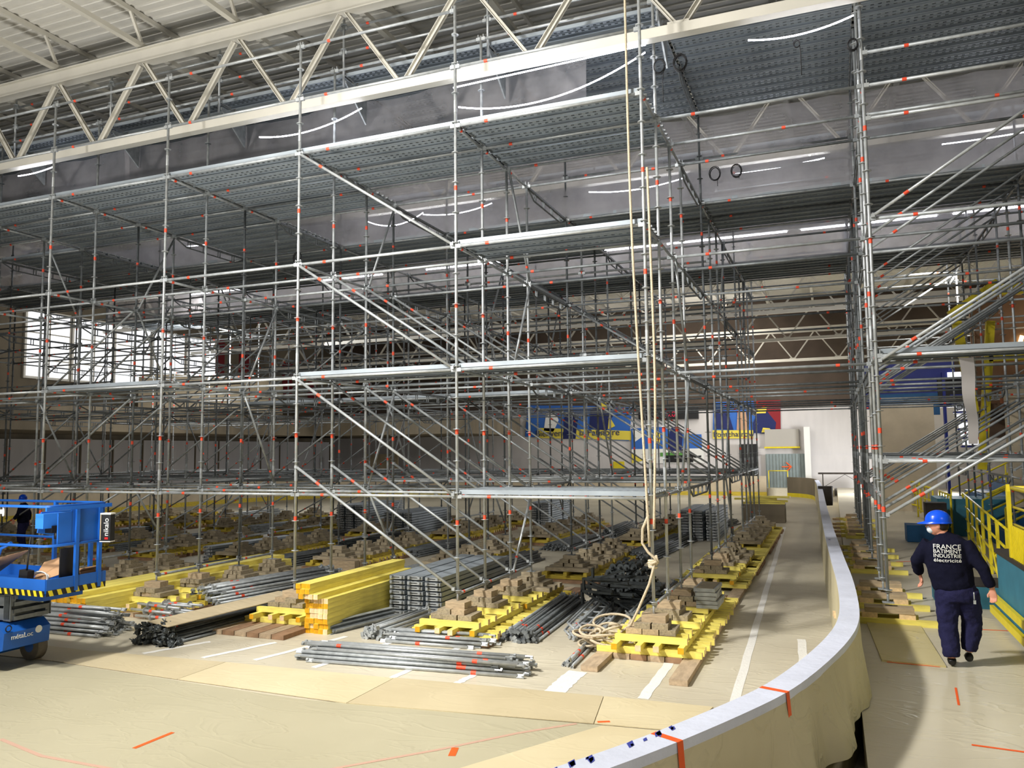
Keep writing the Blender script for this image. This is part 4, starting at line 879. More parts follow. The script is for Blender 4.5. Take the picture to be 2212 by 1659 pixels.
# rope: two strands down the corner post, a knot, and a heap
rp = thing('rope', 'thick tan rope hanging double along the corner post and heaped beside its crib', 'rope', (XC(4), RY[0], 0))
def strand(x0, x1, z0, z1, bow, seed, yy=-.06):
    pts = []
    for i in range(31):
        t = i/30; pts.append((x0+(x1-x0)*t+bow*math.sin(pi*t)+.006*math.sin(seed+9*t), yy, z0+(z1-z0)*t))
    return pts
link('hanging_strand', MB().path(strand(-.20, -.03, 11.3, 1.5, -.06, 0), .0185, 'rope', 8).mesh('hanging_strand'), rp)
link('hanging_strand', MB().path(strand(.07, .05, 7.0, 1.75, .05, 2), .0185, 'rope', 8).mesh('hanging_strand'), rp)
link('hanging_strand', MB().path([(-.03, -.06, 1.95), (-.12, -.06, 1.75), (-.13, -.06, 1.55), (-.05, -.05, 1.42), (.04, -.06, 1.35), (.08, -.04, 1.28), (.0, .05, 1.25), (-.07, 0, 1.26), (0, -.07, 1.27), (.08, -.03, 1.3), (.06, -.06, 1.38)], .02, 'rope', 8).mesh('hanging_strand'), rp)
kn = MB(); pts = []
for i in range(60):
    a = i*.55; pts.append((.045*math.cos(a)+.008*math.sin(3*a), .045*math.sin(a), 1.2+.0017*i+.012*math.sin(a*.7)))
link('knot', kn.path(pts, .02, 'rope', 8).mesh('knot'), rp)
link('tail', MB().path([(.03, -.04, 1.25), (0, -.08, 1.12), (-.04, -.1, .98), (-.12, -.12, .8), (-.2, -.14, .62), (-.3, -.16, .42), (-.45, -.05, .3), (-.6, .1, .2)], .0185, 'rope', 8).mesh('tail'), rp)
q = random.Random(11); pts = []
for i in range(420):
    a = i*.33; R_ = .17+.13*math.sin(a*.21+1)+.05*math.sin(a*.63); cx, cy = -.72+.16*math.sin(a*.117), .12+.22*math.cos(a*.083)
    pts.append((cx+R_*math.cos(a+.5*math.sin(a*.3)), cy+R_*math.sin(a), .33+.06*math.sin(a*.47)+.05*math.sin(a*1.3)-.25*abs(math.sin(a*.083))))
pts = [(x, y, max(.03, z)) for x, y, z in pts]
link('heap', MB().path(pts, .019, 'rope', 7).mesh('heap'), rp)
# ------------------------------------------------------------------ scissor lift at the left edge
lf = thing('scissor_lift', 'blue scissor lift with black and yellow striped edge at the left edge of the picture', 'lift', (-9.7, 8.05, 0), -.03)
def part(name, mb, parent=None): return link(name, mb.mesh(name), parent or lf)
W2 = .45
CX = -.52
ch = MB(); prof = [(x+CX, z) for x, z in [(.0, .30), (.02, .52), (-.12, .62), (-2.2, .62), (-2.2, .22), (-.7, .22), (-.62, .14), (-.55, .14), (-.5, .26), (-.06, .28)]]
ch.prism([(x, -.33, z) for x, z in prof], (0, .66, 0), 'blue'); chs = part('chassis', ch)
for s in (-1, 1):
    for x in (-.35+CX, -1.9+CX):
        wl = part('wheel', MB().tube((x, s*.36-.07, .2), (x, s*.36+.07, .2), .2, 'rubber', 24).tube((x, s*.36-.075, .2), (x, s*.36+.075, .2), .09, 'blue', 12))
        wl.name = 'wheel'
        f = MB(); f.prism([(x-.16, s*.455-.0, .12), (x-.06, s*.455, .12), (x-.05, s*.455, .30), (x+.12, s*.455, .42), (x-.2, s*.455, .42)], (0, .02*s, 0), 'blue'); part('fender', f)
part('label_plate', MB().box((-.95+CX, -.335, .46), (.3, .008, .12), 'white'))
o = part('maker_badge', MB().tube((.012+CX, .16, .49), (.02+CX, .16, .49), .05, 'white', 16)); 
tm = text_mesh('métaLoc', .1, 'white'); o = link('maker_lettering', tm, lf, (-.36+CX, -.336, .47), (pi/2, 0, 0))
o = link('maker_lettering', text_mesh('métaLoc', .09, 'white'), lf, (.022+CX, -.08, .45), (pi/2, 0, pi/2))
part('lashing_eye', MB().path([(.03+CX, -.28+.04*math.cos(a), .58+.04*math.sin(a)) for a in [i*.5 for i in range(14)]], .008, 'black', 5))
# folded scissor arms: square tubes lying on each other
for s in (-1, 1):
    for j in range(4):
        z = .68+.095*j
        part('scissor_arm', MB().box((-1.1+CX*.7, s*.25, z), (2.05, .06, .075), 'galv_dark', rot=Matrix.Rotation((.012 if j % 2 else -.012), 3, 'Y')))
for j in range(4):
    for x in (-.45, -.7, -2.2): part('scissor_arm', MB().box((x, 0, .68+.095*j), (.06, .5, .055), 'galv_dark'))
b = MB()
for s in (-1, 1):
    for x in (-.5, -.78): b.box((x, s*.29, .83), (.14, .015, .36), 'galv_dark'); b.box((x, s*.30, .83), (.10, .012, .30), 'black_steel')
part('pivot_plate', b)
# platform
PX0, PX1, PZ = -2.5, .06, 1.05
part('platform', MB().box(((PX0+PX1)/2, 0, PZ+.02), (PX1-PX0, 2*W2, .05), 'blue').box(((PX0+PX1)/2-.1, 0, PZ-.06), (PX1-PX0-.3, .6, .12), 'blue'))
b = MB(); b.box((PX1, 0, PZ+.11), (.02, 2*W2, .18), 'blue')
for s in (-1, 1): b.box(((PX0+PX1)/2, s*W2, PZ+.11), (PX1-PX0, .02, .18), 'blue')
part('toe_board', b)
b = MB()                                                   # black and yellow stripes
def stripes(o, ux, n, per, out):
    o = Vector(o); ux = Vector(ux); out = Vector(out)
    b.prism([o, o+ux*n*per, o+ux*n*per+Vector((0, 0, .075)), o+Vector((0, 0, .075))], out*.004, 'black')
    for k in range(n):
        a = o+ux*(k*per+.02)+out*.005; b.prism([a+ux*.03, a+ux*(.03+per*.45), a+ux*(per*.45)+Vector((0, 0, .075)), a+Vector((0, 0, .075))], out*.002, 'ylw_rail')
stripes((PX0, -W2-.011, PZ-.02), (1, 0, 0), 22, .116, (0, -1, 0)); stripes((PX1+.011, -W2, PZ-.02), (0, 1, 0), 7, .128, (1, 0, 0))
part('warning_stripes', b)
def rail(pts, r=.019): return MB().path(pts, r, 'blue', 8)
for z, nm in ((2.2, 'top_rail'), (1.68, 'middle_rail')):
    part(nm, rail([(PX0, -W2, z), (PX1-.12, -W2, z), (PX1-.02, -W2+.06, z), (PX1, -W2+.2, z), (PX1, W2-.05, z), (PX1-.1, W2, z), (PX0, W2, z)]))
part('top_rail', MB().box((PX1+.02, .0, 2.17), (.03, 2*W2+.1, .05), 'blue'))
for x, y in ((PX1, -.02), (PX1, .34), (-1.0, -W2), (-1.0, W2), (-2.2, -W2), (-.25, W2)): part('rail_post', MB().box((x, y, (PZ+2.2)/2), (.045, .05, 2.2-PZ), 'blue'))
part('bent_post', rail([(-1.0, -W2+.03, PZ+.1), (-.98, -W2+.03, 1.45), (-.9, -W2+.03, 1.62), (-.7, -W2+.03, 1.7)], .024))
part('gate_plate', MB().box((PX1-.02, .16, 1.93), (.02, .52, .46), 'blue').box((PX1-.015, -.2, 1.9), (.02, .2, .42), 'blue'))
cbx = MB(); cbx.prism([(-.5, -.2, 1.82), (-.5, .05, 1.76), (-.5, .12, 1.95), (-.5, .3, 1.95), (-.5, .3, 2.1), (-.5, -.15, 2.1)], (.02, 0, 0), 'blue_light'); cbx.box((-.42, -.05, 1.98), (.16, .35, .2), 'blue_light'); part('control_box', cbx)
part('control_handle', MB().tube((-.4, .02, 1.72), (-.4, .02, 1.88), .03, 'black', 8).box((-.4, .0, 1.86), (.14, .2, .1), 'black'))
cw = tag(link('spool', MB().tube((0, -.05, 0), (0, -.035, 0), .065, 'white', 20).tube((0, .035, 0), (0, .05, 0), .065, 'white', 20).tube((0, -.05, 0), (0, .05, 0), .03, 'white', 12).mesh('spool'), None, (-10.62, 7.62, 2.12), (0, 0, -.5)), 'white plastic spool hanging from the top rail of the lift', 'spool')
link('cord', MB().path([(0, 0, -.0), (.02, -.02, .05), (.0, 0, .1)], .004, 'red', 5).mesh('cord'), cw)
tag(link('cardboard_sheet', MB().box((0, 0, 0), (.62, .5, .006), 'card').mesh('cardboard_sheet'), None, (-10.9, 7.85, 1.36), (.1, -.55, .1)), 'large brown cardboard sheet leaning inside the lift, at the left edge of the picture', 'cardboard')
tag(link('cardboard_sheet', MB().box((0, 0, 0), (.42, .5, .006), 'card').mesh('cardboard_sheet'), None, (-10.05, 8.0, 1.33), (.5, -.3, .4)), 'bent cardboard piece inside the lift beside the black sheet', 'cardboard')
tag(link('cardboard_box', MB().box((0, 0, .09), (.3, .25, .18), 'card').box((.15, .0, .2), (.2, .25, .01), 'card', rot=Matrix.Rotation(-.4, 3, 'Y')).mesh('cardboard_box'), None, (-9.9, 8.32, 1.09)), 'small open cardboard box in the far corner of the lift platform', 'box')
tag(link('black_sheet', MB().box((0, 0, .26), (.02, .3, .52), 'black').mesh('black_sheet'), None, (-9.75, 8.02, 1.1)), 'upright black panel leaning on the inside of the lift gate', 'panel')
tag(link('black_bag', MB().box((0, 0, .13), (.16, .1, .24), 'black').tube((0, 0, .24), (0, 0, .7), .012, 'black', 6).mesh('black_bag'), None, (-10.2, 7.72, 1.09), (0, .1, 0)), 'black bag hanging below the lift control box', 'bag')
tag(link('cable_coil', MB().path([(.15*math.cos(a), .03*math.sin(a*.3), .15*math.sin(a)*.8+.12) for a in [i*.4 for i in range(64)]], .009, 'white', 6).mesh('cable_coil'), None, (-10.02, 7.72, 1.09), (-.5, 0, .2)), 'coil of white cable lying on the lift platform', 'cable')
cn = tag(link('canister', MB().box((0, 0, .19), (.15, .1, .38), 'black').box((0, 0, .385), (.16, .11, .02), 'white').box((0, 0, .0), (.16, .11, .012), 'white').box((-.07, -.055, .2), (.012, .006, .36), 'ply').mesh('canister'), None, (-9.52, 8.42, 1.67), (0, 0, .25)), 'black box with white sideways lettering hooked outside the lift railing', 'canister')
t_ = link('lettering', text_mesh('nikalo', .105, 'white', .001), cn, (.015, -.053, .2), (pi/2, -pi/2, 0)); 
link('red_letter', MB().box((.02, -.054, .045), (.05, .003, .03), 'red').mesh('red_letter'), cn)
for o_ in lf.children:
    if o_.name.split('.')[0] in ('chassis', 'wheel', 'fender', 'label_plate', 'maker_badge', 'maker_lettering', 'lashing_eye'): o_.location = o_.location+Vector((-.1, -.2, 0))
    elif o_.name.split('.')[0] in ('scissor_arm', 'pivot_plate'): o_.location = o_.location+Vector((-.26, -.1, 0))

# ------------------------------------------------------------------ right side: steps, yellow rails, stands, booth
def P3(mb, a, b, r, m='ylw_rail', n=6): return mb.tube(a, b, r, m, n)
# near raised walkway with ribbed yellow gate panel
wk = thing('raised_walkway', 'teal painted raised platform edge with dark top at the right edge of the picture', 'platform', (0, 0, 0))
link('side_wall', MB().prism([(2.05, 12.9, OF), (2.05, 7.5, OF), (2.05, 7.5, 1.42), (2.05, 12.9, 1.42)], (1.6, 0, 0), 'teal').mesh('side_wall'), wk)
link('top_slab', MB().box((2.85, 10.2, 1.43), (1.66, 5.4, .05), 'dark_top').mesh('top_slab'), wk)
for z, lb in ((.78, 'upper'), (.58, 'lower')): link('kerb_rail', MB().box((2.0, 10.4, z), (.05, 5.6, .10), 'ylw_rail').mesh('kerb_rail'), wk)
gt = thing('yellow_railing', 'yellow railing with ribbed lower panel on the raised platform at the right edge', 'railing', (2.06, 11.9, 1.45))
for y in (0, -1.35, -2.7, -4.05):
    b = MB(); b.box((0, y, .42), (.04, .09, .84), 'ylw_rail'); b.prism([(-.02, y-.045, .84), (-.02, y+.045, .84), (-.02, y, .93)], (.04, 0, 0), 'ylw_rail'); link('post', b.mesh('post'), gt)
b = MB().box((.02, -2.1, .2), (.01, 4.2, .42), 'ylw_rail')
for k in range(44): b.box((0.0, -.06-.095*k, .2), (.02, .03, .42), 'ylw_rail')
link('ribbed_panel', b.mesh('ribbed_panel'), gt)
for z in (.88, .64, .42): link('rail', MB().tube((.05, .05, z), (.05, -4.3, z), .028 if z > .8 else .018, 'ylw_rail', 8).mesh('rail'), gt)
link('rail', MB().tube((.05, .05, .88), (1.6, .3, .88), .028, 'ylw_rail', 8).mesh('rail'), gt)
tag(link('low_step', MB().box((2.0, 14.3, OF+.16), (1.2, .9, .32), 'teal').box((2.0, 14.3, OF+.33), (1.2, .9, .02), 'dark_top').mesh('low_step')), 'low teal step with dark top right behind the man', 'step')
# sloping middle railing of the stand stairs
mr = thing('yellow_railing', 'yellow railing with double rungs running back behind the man', 'railing', (2.35, 13.0, OF))
n_ = 9
for k in range(n_):
    y = k*1.55; x = .12*k
    b = MB(); b.box((x, y, .55), (.05, .05, 1.15), 'ylw_rail')
    if k % 2 == 0: b.tube((x, y+.1, .1), (x, y+.7, .75), .02, 'ylw_rail', 6)
    link('post', b.mesh('post'), mr)
for z in (1.12, .8, .48, .18): link('rail', MB().tube((0, 0, z), (.12*8, 1.55*8, z), .024, 'ylw_rail', 6).mesh('rail'), mr)
# teal base behind, dark blue blocks on the floor
tag(link('teal_base', MB().box((4.4, 25.5, .95), (3.6, 1.6, 1.0), 'teal').box((4.4, 24.69, .62), (1.8, .02, .3), 'dark_top').mesh('teal_base')), 'teal concrete stand base seen left of the blue helmet', 'base')
tag(link('dark_block', MB().box((2.05, 23.2, OF+.22), (.75, .7, .42), 'seat').mesh('dark_block')), 'dark blue block on the floor left of the man, the larger one', 'block')
tag(link('dark_block', MB().box((2.45, 23.9, OF+.5), (.5, .5, .9), 'dark_top').mesh('dark_block')), 'dark block standing behind the larger blue block', 'block')
# stand: stepped rows rising to the right
st = thing('grandstand', 'blue stepped grandstand rising to the right behind the scaffold braces', 'grandstand', (3.6, 20, OF))
for k in range(9):
    link('step_row', MB().box((.45+.8*k, 4.4, .21+.21*k), (.8, 18.6, .42+.42*k), 'seat').mesh('step_row'), st)
pale = MB().box((0, 0, 0), (.32, 1.2, .03), 'white').mesh('bench_seat')
for k in range(1, 8):
    for j in range(3):
        o = tag(link('bench_seat', pale, None, (3.9+.8*k, 24.5+j*3.4, OF+.42+.42*k+.03)), 'pale bench seat on the blue grandstand behind the braces', 'bench', 'pale bench seats on the grandstand')
for j in range(5):
    y = 18.2+j*3.0
    sr = thing('stair_rail', 'sloping yellow stair rail climbing the blue grandstand', 'railing', (3.6, y, OF), 0, 'yellow stair rails on the grandstand')
    for dz in (1.0, .65, .3): link('rail', MB().tube((0, 0, dz), (7.0, 0, dz+3.7), .028, 'ylw_rail', 6).mesh('rail'), sr)
    for k in range(5): link('post', MB().tube((1.6*k, 0, .8*k*.95), (1.6*k, 0, 1.0+1.6*k*.53), .025, 'ylw_rail', 6).mesh('post'), sr)
for j in range(4):
    g_ = thing('yellow_barrier', 'yellow barrier frame with upright bars at the foot of the grandstand', 'barrier', (2.9, 24.5+j*4.2, OF), .1*j, 'yellow barrier frames at the grandstand foot')
    link('frame', MB().tube((0, 0, 0), (0, 0, 1.1), .03, 'ylw_rail', 6).tube((0, 0, 1.1), (0, 2.4, 1.1), .03, 'ylw_rail', 6).tube((0, 2.4, 1.1), (0, 2.4, 0), .03, 'ylw_rail', 6).tube((0, 0, .25), (0, 2.4, .25), .03, 'ylw_rail', 6).tube((0, 0, .7), (0, 2.4, .7), .025, 'ylw_rail', 6).mesh('frame'), g_)
    for k in range(3): link('bar', MB().tube((0, .6+.6*k, .25), (0, .6+.6*k, 1.1), .02, 'ylw_rail', 6).mesh('bar'), g_)
# control booth on yellow frame
bo = thing('control_booth', 'yellow framed booth with brown lit interior high at the right edge', 'booth', (3.2, 24, 0))
fr = MB()
fr.box((.15, 0, 5.0), (.22, .2, 2.6), 'ylw_rail', rot=Matrix.Rotation(-.12, 3, 'Y')); fr.box((.45, 0, 6.75), (1.4, .2, .25), 'ylw_rail', rot=Matrix.Rotation(-.6, 3, 'Y')); fr.box((2.9, 0, 6.95), (4.4, .22, .28), 'ylw_rail'); fr.box((2.8, 0, 5.2), (4.2, .2, .25), 'ylw_rail')
fr.box((.6, 0, 4.2), (.2, .2, 3.9), 'ylw_rail', rot=Matrix.Rotation(.1, 3, 'Y')); link('frame', fr.mesh('frame'), bo)
link('back_wall', MB().box((3.2, 2.6, 5.2), (5, .1, 4.2), 'booth_wall').mesh('back_wall'), bo); link('floor_slab', MB().box((3.2, 1.3, 3.9), (5, 2.6, .15), 'booth_wall').mesh('floor_slab'), bo)
link('desk', MB().box((2.4, .9, 4.35), (2.6, .5, .7), 'orange_board').mesh('desk'), bo)
lt = link('strip_lamp', MB().box((1.9, 2.5, 5.75), (.1, .06, .55), 'booth_lamp', rot=Matrix.Rotation(.3, 3, 'Y')).mesh('strip_lamp'), bo)
l = bpy.data.lights.new('booth_glow', 'POINT'); l.energy = 30; l.color = (1, .75, .5); l.shadow_soft_size = .3
q_ = bpy.data.objects.new('booth_glow', l); COL.objects.link(q_); q_.parent = bo; q_.location = (2.4, 1.4, 6.2)
tag(link('navy_cladding', MB().box((2.9, 36.5, 5.4), (3.6, .2, 1.9), 'navy_wall').box((2.9, 36.38, 4.6), (2.4, .06, .9), 'seat').box((4.5, 36.3, 5.1), (.9, .2, 1.0), 'black').mesh('navy_cladding')), 'dark blue cladding above the pale partition wall right of the aisle', 'cladding')
os_ = thing('open_staircase', 'open staircase with daylight showing between its treads, behind the hanging white strip', 'staircase', (5.1, 36.2, OF))
for k in range(9):
    link('daylit_gap', MB().box((-.35+.05*k, .1, 5.3-.34*k), (.65, .04, .2), 'winlight').mesh('daylit_gap'), os_); link('tread', MB().box((-.35+.05*k, 0, 5.13-.34*k), (.8, .3, .07), 'navy_wall').mesh('tread'), os_)
link('stringer', MB().box((-.85, 0, 2.7), (.1, .3, 5.4), 'navy_wall').mesh('stringer'), os_); link('stringer', MB().box((.55, 0, 2.7), (.1, .3, 5.4), 'navy_wall').mesh('stringer'), os_)
tag(link('concrete_column', MB().box((4.45, 24.1, 3.0), (.42, .42, 3.4), 'concrete').mesh('concrete_column')), 'beige concrete column behind the braces at the right', 'column')
fs = MB(); vs = []
for i in range(13):
    z = 4.1-i*.1; x = 1.68+.006*i+.012*math.sin(i*.9); vs += [(x, 12.55, z), (x+.19-.006*i, 12.6+.03*math.sin(i), z)]
fs.add(vs, [[2*i, 2*i+1, 2*i+3, 2*i+2] for i in range(12)], 'strip_film', True)
tag(link('hanging_strip', fs.mesh('hanging_strip')), 'strip of white film hanging from the right walkway decks', 'plastic film')
tag(link('cardboard_heap', MB().box((4.6, 21.2, 1.5), (.9, .9, .5), 'card', rz=.3).box((5.2, 21.5, 1.4), (.8, .6, .6), 'orange_board', rz=-.2).mesh('cardboard_heap')), 'brown cardboard carton lying behind the yellow railing', 'carton')
# ------------------------------------------------------------------ the man walking away
mn = thing('person', 'person in blue helmet and navy work clothes walking away, white lettering on the back', 'person', (1.2, 10.2, OF), -.1)
def loft(mb, secs, m, n=16, cap=True):
    """secs: centre, half width x, half depth y, and the tangent turns the rings"""
    C_ = [Vector(s[0]) for s in secs]; vs = []
    for i, s in enumerate(secs):
        t = (C_[min(i+1, len(C_)-1)]-C_[max(i-1, 0)]).normalized(); a = Vector((1, 0, 0)); a = (a-t*a.dot(t)).normalized(); b_ = t.cross(a)
        for k in range(n):
            an = 2*pi*k/n; vs.append(C_[i]+a*math.cos(an)*s[1]+b_*math.sin(an)*s[2])
    fs = [[i*n+k, i*n+(k+1) % n, (i+1)*n+(k+1) % n, (i+1)*n+k] for i in range(len(secs)-1) for k in range(n)]
    fs += [list(range(n))[::-1], [(len(secs)-1)*n+k for k in range(n)]]
    return mb.add(vs, fs, m, True)
def fuse(o, vox, smooth=6, noise=None):
    r_ = o.modifiers.new('fuse', 'REMESH'); r_.mode = 'VOXEL'; r_.voxel_size = vox; r_.use_smooth_shade = True
    s_ = o.modifiers.new('soft', 'SMOOTH'); s_.iterations = smooth; s_.factor = .6
    if noise:
        for i, (sz, st_) in enumerate(noise):
            tx = bpy.data.textures.new('cloth_folds', 'CLOUDS'); tx.noise_scale = sz; d_ = o.modifiers.new('folds', 'DISPLACE'); d_.texture = tx; d_.strength = st_; d_.mid_level = .5
def ball(mb, c, r, m, seg=14): 
    c = Vector(c); rx, ry, rz_ = r; vs = []; fs = []
    for j in range(1, seg):
        for k in range(seg*2): p = pi*j/seg; a = pi*k/seg; vs.append(c+Vector((rx*math.sin(p)*math.cos(a), ry*math.sin(p)*math.sin(a), rz_*math.cos(p))))
    n = seg*2; vs += [c+Vector((0, 0, rz_)), c-Vector((0, 0, rz_))]
    for j in range(seg-2):
        for k in range(n): fs.append([j*n+k, (j+1)*n+k, (j+1)*n+(k+1) % n, j*n+(k+1) % n])
    for k in range(n): fs.append([len(vs)-2, k, (k+1) % n]); fs.append([len(vs)-1, (seg-2)*n+(k+1) % n, (seg-2)*n+k])
    return mb.add(vs, fs, m, True)
HX, HZ = -.135, 1.545                                       # head centre
b = MB()
ball(b, (HX, .0, HZ), (.098, .085, .115), 'skin'); ball(b, (HX-.02, .01, HZ-.05), (.072, .06, .075), 'skin')     # skull, jaw (face looks to the left)
loft(b, [((HX-.085, .03, HZ+.01), .008, .01), ((HX-.118, .04, HZ-.028), .014, .016), ((HX-.10, .035, HZ-.045), .012, .016)], 'skin', 8)
ball(b, (HX-.085, .03, HZ+.025), (.02, .05, .012), 'skin', 8)                                                     # brow
loft(b, [((-.115, .0, HZ-.03), .062, .06), ((-.09, -.005, 1.42), .066, .062), ((-.07, -.01, 1.36), .085, .08)], 'skin')
loft(b, [((-.07, 0, 1.40), .11, .08), ((-.06, 0, 1.2), .15, .1), ((-.02, 0, .95), .14, .1), ((0, 0, .84), .15, .1)], 'skin')
ball(b, (HX+.005, -.082, HZ-.01), (.022, .014, .034), 'skin', 8)                                                  # ear towards the camera
ARM = {'l': [(-.27, .0, 1.32), (-.375, .03, 1.12), (-.345, .16, .965)], 'r': [(.16, -.0, 1.33), (.275, -.07, 1.09), (.355, -.05, .875)]}
LEG = {'l': [(-.085, 0, .84), (-.09, .02, .45), (-.07, -.03, .09)], 'r': [(.115, 0, .84), (.15, .12, .46), (.10, .08, .15)]}
def along(P, ts, rs):
    P = [Vector(p) for p in P]; out = []
    for t, r_ in zip(ts, rs):
        i = min(int(t), len(P)-2); out.append((P[i].lerp(P[i+1], t-i), r_[0] if isinstance(r_, tuple) else r_, r_[1] if isinstance(r_, tuple) else r_))
    return out
for s in 'lr':
    loft(b, along(ARM[s], (0, .5, 1, 1.5, 2), (.045, .042, .038, .034, .028)), 'skin', 12)
    loft(b, along(LEG[s], (0, .5, 1, 1.5, 2), (.075, .065, .052, .048, .038)), 'skin', 12)
def hand(b, wrist, down, side, back, curl):
    """palm, four bent fingers of unequal length and a thumb leaving the palm's side"""
    w_ = Vector(wrist); d = Vector(down).normalized(); s_ = Vector(side); s_ = (s_-d*s_.dot(d)).normalized(); n_ = d.cross(s_).normalized()*back
    loft_pts = [w_-d*.01, w_+d*.03, w_+d*.065, w_+d*.09]
    vs = []
    for p, a, c in zip(loft_pts, (.024, .034, .041, .038), (.018, .017, .015, .012)):
        for k in range(12): an = 2*pi*k/12; vs.append(p+s_*math.cos(an)*a+n_*math.sin(an)*c)
    b.add(vs, [[i*12+k, i*12+(k+1) % 12, (i+1)*12+(k+1) % 12, (i+1)*12+k] for i in range(3) for k in range(12)]+[list(range(12))[::-1], [36+k for k in range(12)]], 'skin', True)
    for k, L in enumerate((.068, .077, .071, .055)):
        p = w_+d*.086+s_*(.028-.0187*k); q1 = p+d*L*.45+n_*.35*L*curl; q2 = q1+d*L*.25*(1-curl*.5)+n_*L*.35*curl; q3 = q2-d*L*.05*curl+n_*L*.25*curl+d*L*.2*(1-curl)
        b.path([p-d*.02, p, q1, q2, q3], [.0095, .0095, .009, .008, .0065], 'skin', 8)
    t0 = w_+d*.03+s_*.03; b.path([w_+d*.02+s_*.015, t0, t0+s_*.022+d*.03+n_*.01, t0+s_*.018+d*.055+n_*.022], [.013, .0125, .0105, .008], 'skin', 8)
hand(b, (-.343, .17, .955), (.15, .12, -1), (.3, -.9, .1), 1, .8)
hand(b, (.357, -.05, .865), (.05, -.05, -1), (-.95, .25, 0), -1, .75)
o = link('body', b.mesh('body'), mn); fuse(o, .0055, 2)
for s, e in (('l', 1), ('r', -1)): pass
b = MB(); ball(b, (HX-.088, .028, HZ+.008), (.008, .01, .008), 'white', 6); ball(b, (HX-.094, .027, HZ+.008), (.004, .006, .005), 'black', 6); link('eye', b.mesh('eye'), mn)
b = MB(); ball(b, (HX-.088, -.01, HZ+.01), (.008, .01, .006), 'white', 6); ball(b, (HX-.093, -.01, HZ+.01), (.004, .006, .004), 'black', 6); link('eye', b.mesh('eye'), mn)
b = MB(); ball(b, (HX+.035, -.005, HZ-.005), (.078, .088, .075), 'hair'); link('hair', b.mesh('hair'), mn)
b = MB(); ball(b, (HX-.065, .015, HZ-.055), (.05, .062, .05), 'mask'); b.tube((HX-.07, -.045, HZ-.03), (HX, -.09, HZ-.005), .0025, 'mask', 5); link('face_mask', b.mesh('face_mask'), mn)
# helmet with brim towards the face
b = MB(); vs = []; fs = []; n = 28; m_ = 9; c = Vector((HX+.005, 0, HZ+.035))
for j in range(m_+1):
    p = (pi/2)*j/m_
    for k in range(n):
        a = 2*pi*k/n; vs.append(c+Vector((.135*math.cos(p)*math.cos(a), .112*math.cos(p)*math.sin(a), .128*math.sin(p)**.9)))
for j in range(m_):
    for k in range(n): fs.append([j*n+k, j*n+(k+1) % n, (j+1)*n+(k+1) % n, (j+1)*n+k])
b.add(vs, fs, 'helmet', True)
br_ = []
for k in range(n):
    a = 2*pi*k/n; f_ = max(0, -math.cos(a)); br_.append(c+Vector(((.14+.075*f_**2)*math.cos(a), .118*math.sin(a), -.012-.012*f_)))
b.add([vs[k] for k in range(n)]+br_+[p+Vector((0, 0, -.006)) for p in br_], [[k, n+k, n+(k+1) % n, (k+1) % n] for k in range(n)]+[[n+k, 2*n+k, 2*n+(k+1) % n, n+(k+1) % n] for k in range(n)], 'helmet', True)
link('helmet', b.mesh('helmet'), mn)
# sweater
b = MB()
TORSO = [((-.095, .0, 1.465), .07, .065), ((-.085, -.0, 1.43), .088, .078), ((-.075, 0, 1.395), .15, .10), ((-.065, 0, 1.35), .215, .13), ((-.06, -.005, 1.26), .235, .155), ((-.05, -.005, 1.12), .232, .165), ((-.03, 0, .98), .222, .165), ((-.02, 0, .88), .215, .158), ((-.018, 0, .835), .20, .145)]
loft(b, TORSO, 'navy_knit', 24)
for s in 'lr':
    A = ARM[s]; sh = Vector(A[0]); sh = sh+Vector((.05 if s == 'l' else -.05, 0, .02))
    loft(b, along([sh, A[1], Vector(A[1]).lerp(Vector(A[2]), .93)], (0, .3, .6, 1, 1.4, 1.8, 2), (.085, .085, .078, .066, .062, .058, .046)), 'navy_knit', 16)
o = link('sweater', b.mesh('sweater'), mn); fuse(o, .012, 5, ((.12, .022), (.05, .008)))
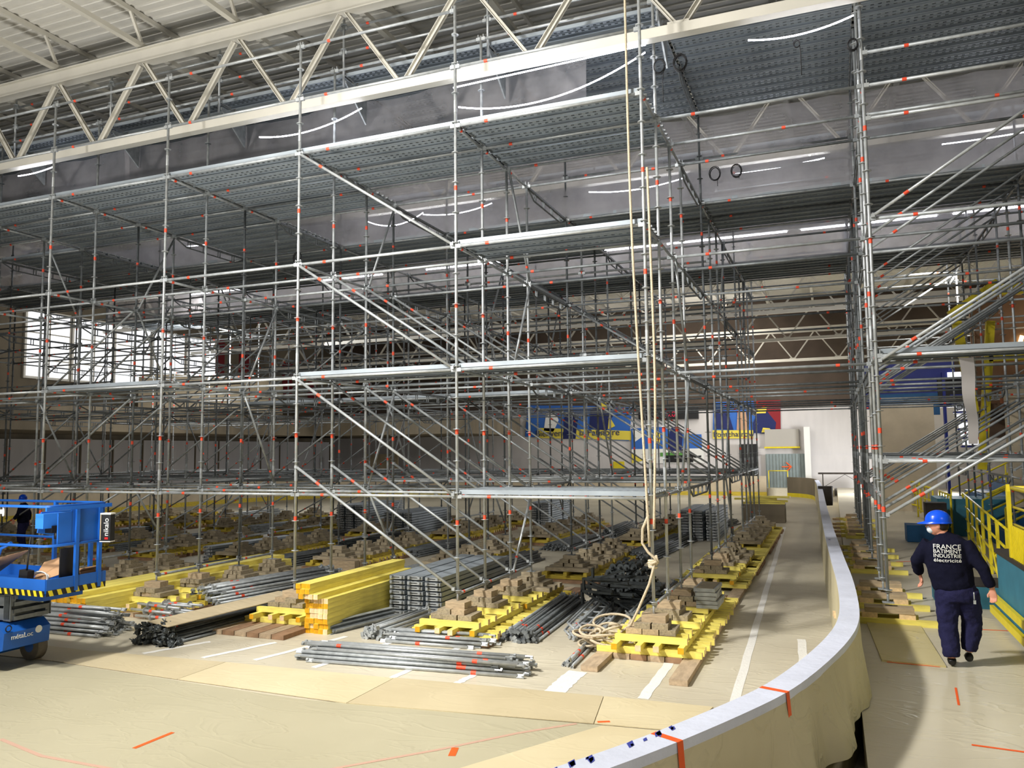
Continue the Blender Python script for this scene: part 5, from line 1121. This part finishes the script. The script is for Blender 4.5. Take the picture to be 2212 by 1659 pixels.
# trousers
b = MB(); loft(b, [((-.015, 0, .90), .19, .135), ((0, 0, .83), .21, .155), ((.01, 0, .76), .215, .155), ((.01, 0, .71), .20, .14)], 'navy_cloth', 20)
for s in 'lr':
    L_ = LEG[s]; loft(b, along(L_, (.0, .35, .7, 1, 1.35, 1.7, 1.97), ((.115, .125), (.12, .13), (.112, .12), (.102, .112), (.098, .105), (.09, .098), (.078, .088))), 'navy_cloth', 18)
o = link('trousers', b.mesh('trousers'), mn); fuse(o, .012, 4, ((.1, .03), (.04, .01)))
for nm, (x, y, z), rz_, tilt in (('l', (-.07, .02, 0), .15, 0), ('r', (.10, .12, .035), -.35, -.12)):
    b = MB(); loft(b, [((x, y-.09, z+.045), .036, .03), ((x, y-.05, z+.06), .045, .05), ((x, y+.02, z+.055), .043, .05), ((x, y+.1, z+.04), .048, .034), ((x, y+.17, z+.028), .04, .024)], 'black', 14)
    o = link('shoe', b.mesh('shoe'), mn); fuse(o, .009, 3)
# lettering on the back, bent to the torso
def onback(me, cx, cz):
    me.transform(Matrix.Translation((cx, 0, cz)))
    for v in me.vertices:
        x, z = v.co.x, v.co.y; zz = cz+z; t = max(0, min(1, (1.35-zz)/.2)); a_ = .22; d_ = .135+.03*t
        xx = x; v.co = Vector((xx, -.005-d_*math.sqrt(max(.05, 1-((xx+.065)/a_)**2))-.016-v.co.z*0+(-.004 if v.co.z > cz else 0), zz))
    return me
for txt, sz, z in (('FRANCE', .072, 1.315), ('BATIMENT', .058, 1.265), ('INDUSTRIE', .055, 1.218), ('électricité', .052, 1.17)):
    me = text_mesh(txt, sz, 'white', .002)
    for v in me.vertices: v.co = Vector((v.co.x, v.co.y, 0 if v.co.z < 0 else .001))
    w0 = max(v.co.x for v in me.vertices)-min(v.co.x for v in me.vertices); k_ = .27/w0
    for v in me.vertices:
        x = v.co.x*k_-.06; zz = z+v.co.y; t = max(0, min(1, (1.35-zz)/.2)); d_ = .135+.03*t
        v.co = Vector((x, -.013-d_*math.sqrt(max(.05, 1-((x+.06)/.235)**2))-.012-(.002 if v.co.z > 0 else 0), zz))
    link('back_lettering', me, mn)
link('key_ring', MB().path([(.175+.0*i, -.15, .84-.02*i) for i in range(5)], .007, 'galv_pale', 6).box((.178, -.152, .735), (.025, .012, .04), 'galv_pale').mesh('key_ring'), mn)

# second worker, half hidden far behind the lift
m2 = mn.copy(); COL.objects.link(m2); m2.location = (-23.3, 17.5, 0); m2.rotation_euler = (0, 0, 2.2)
for ch_ in list(mn.children):
    if ch_.name.split('.')[0] in ('back_lettering', 'key_ring'): continue
    d_ = ch_.copy(); COL.objects.link(d_); d_.parent = m2
m2['label'] = 'person in blue helmet and navy clothes half hidden behind the lift railing'
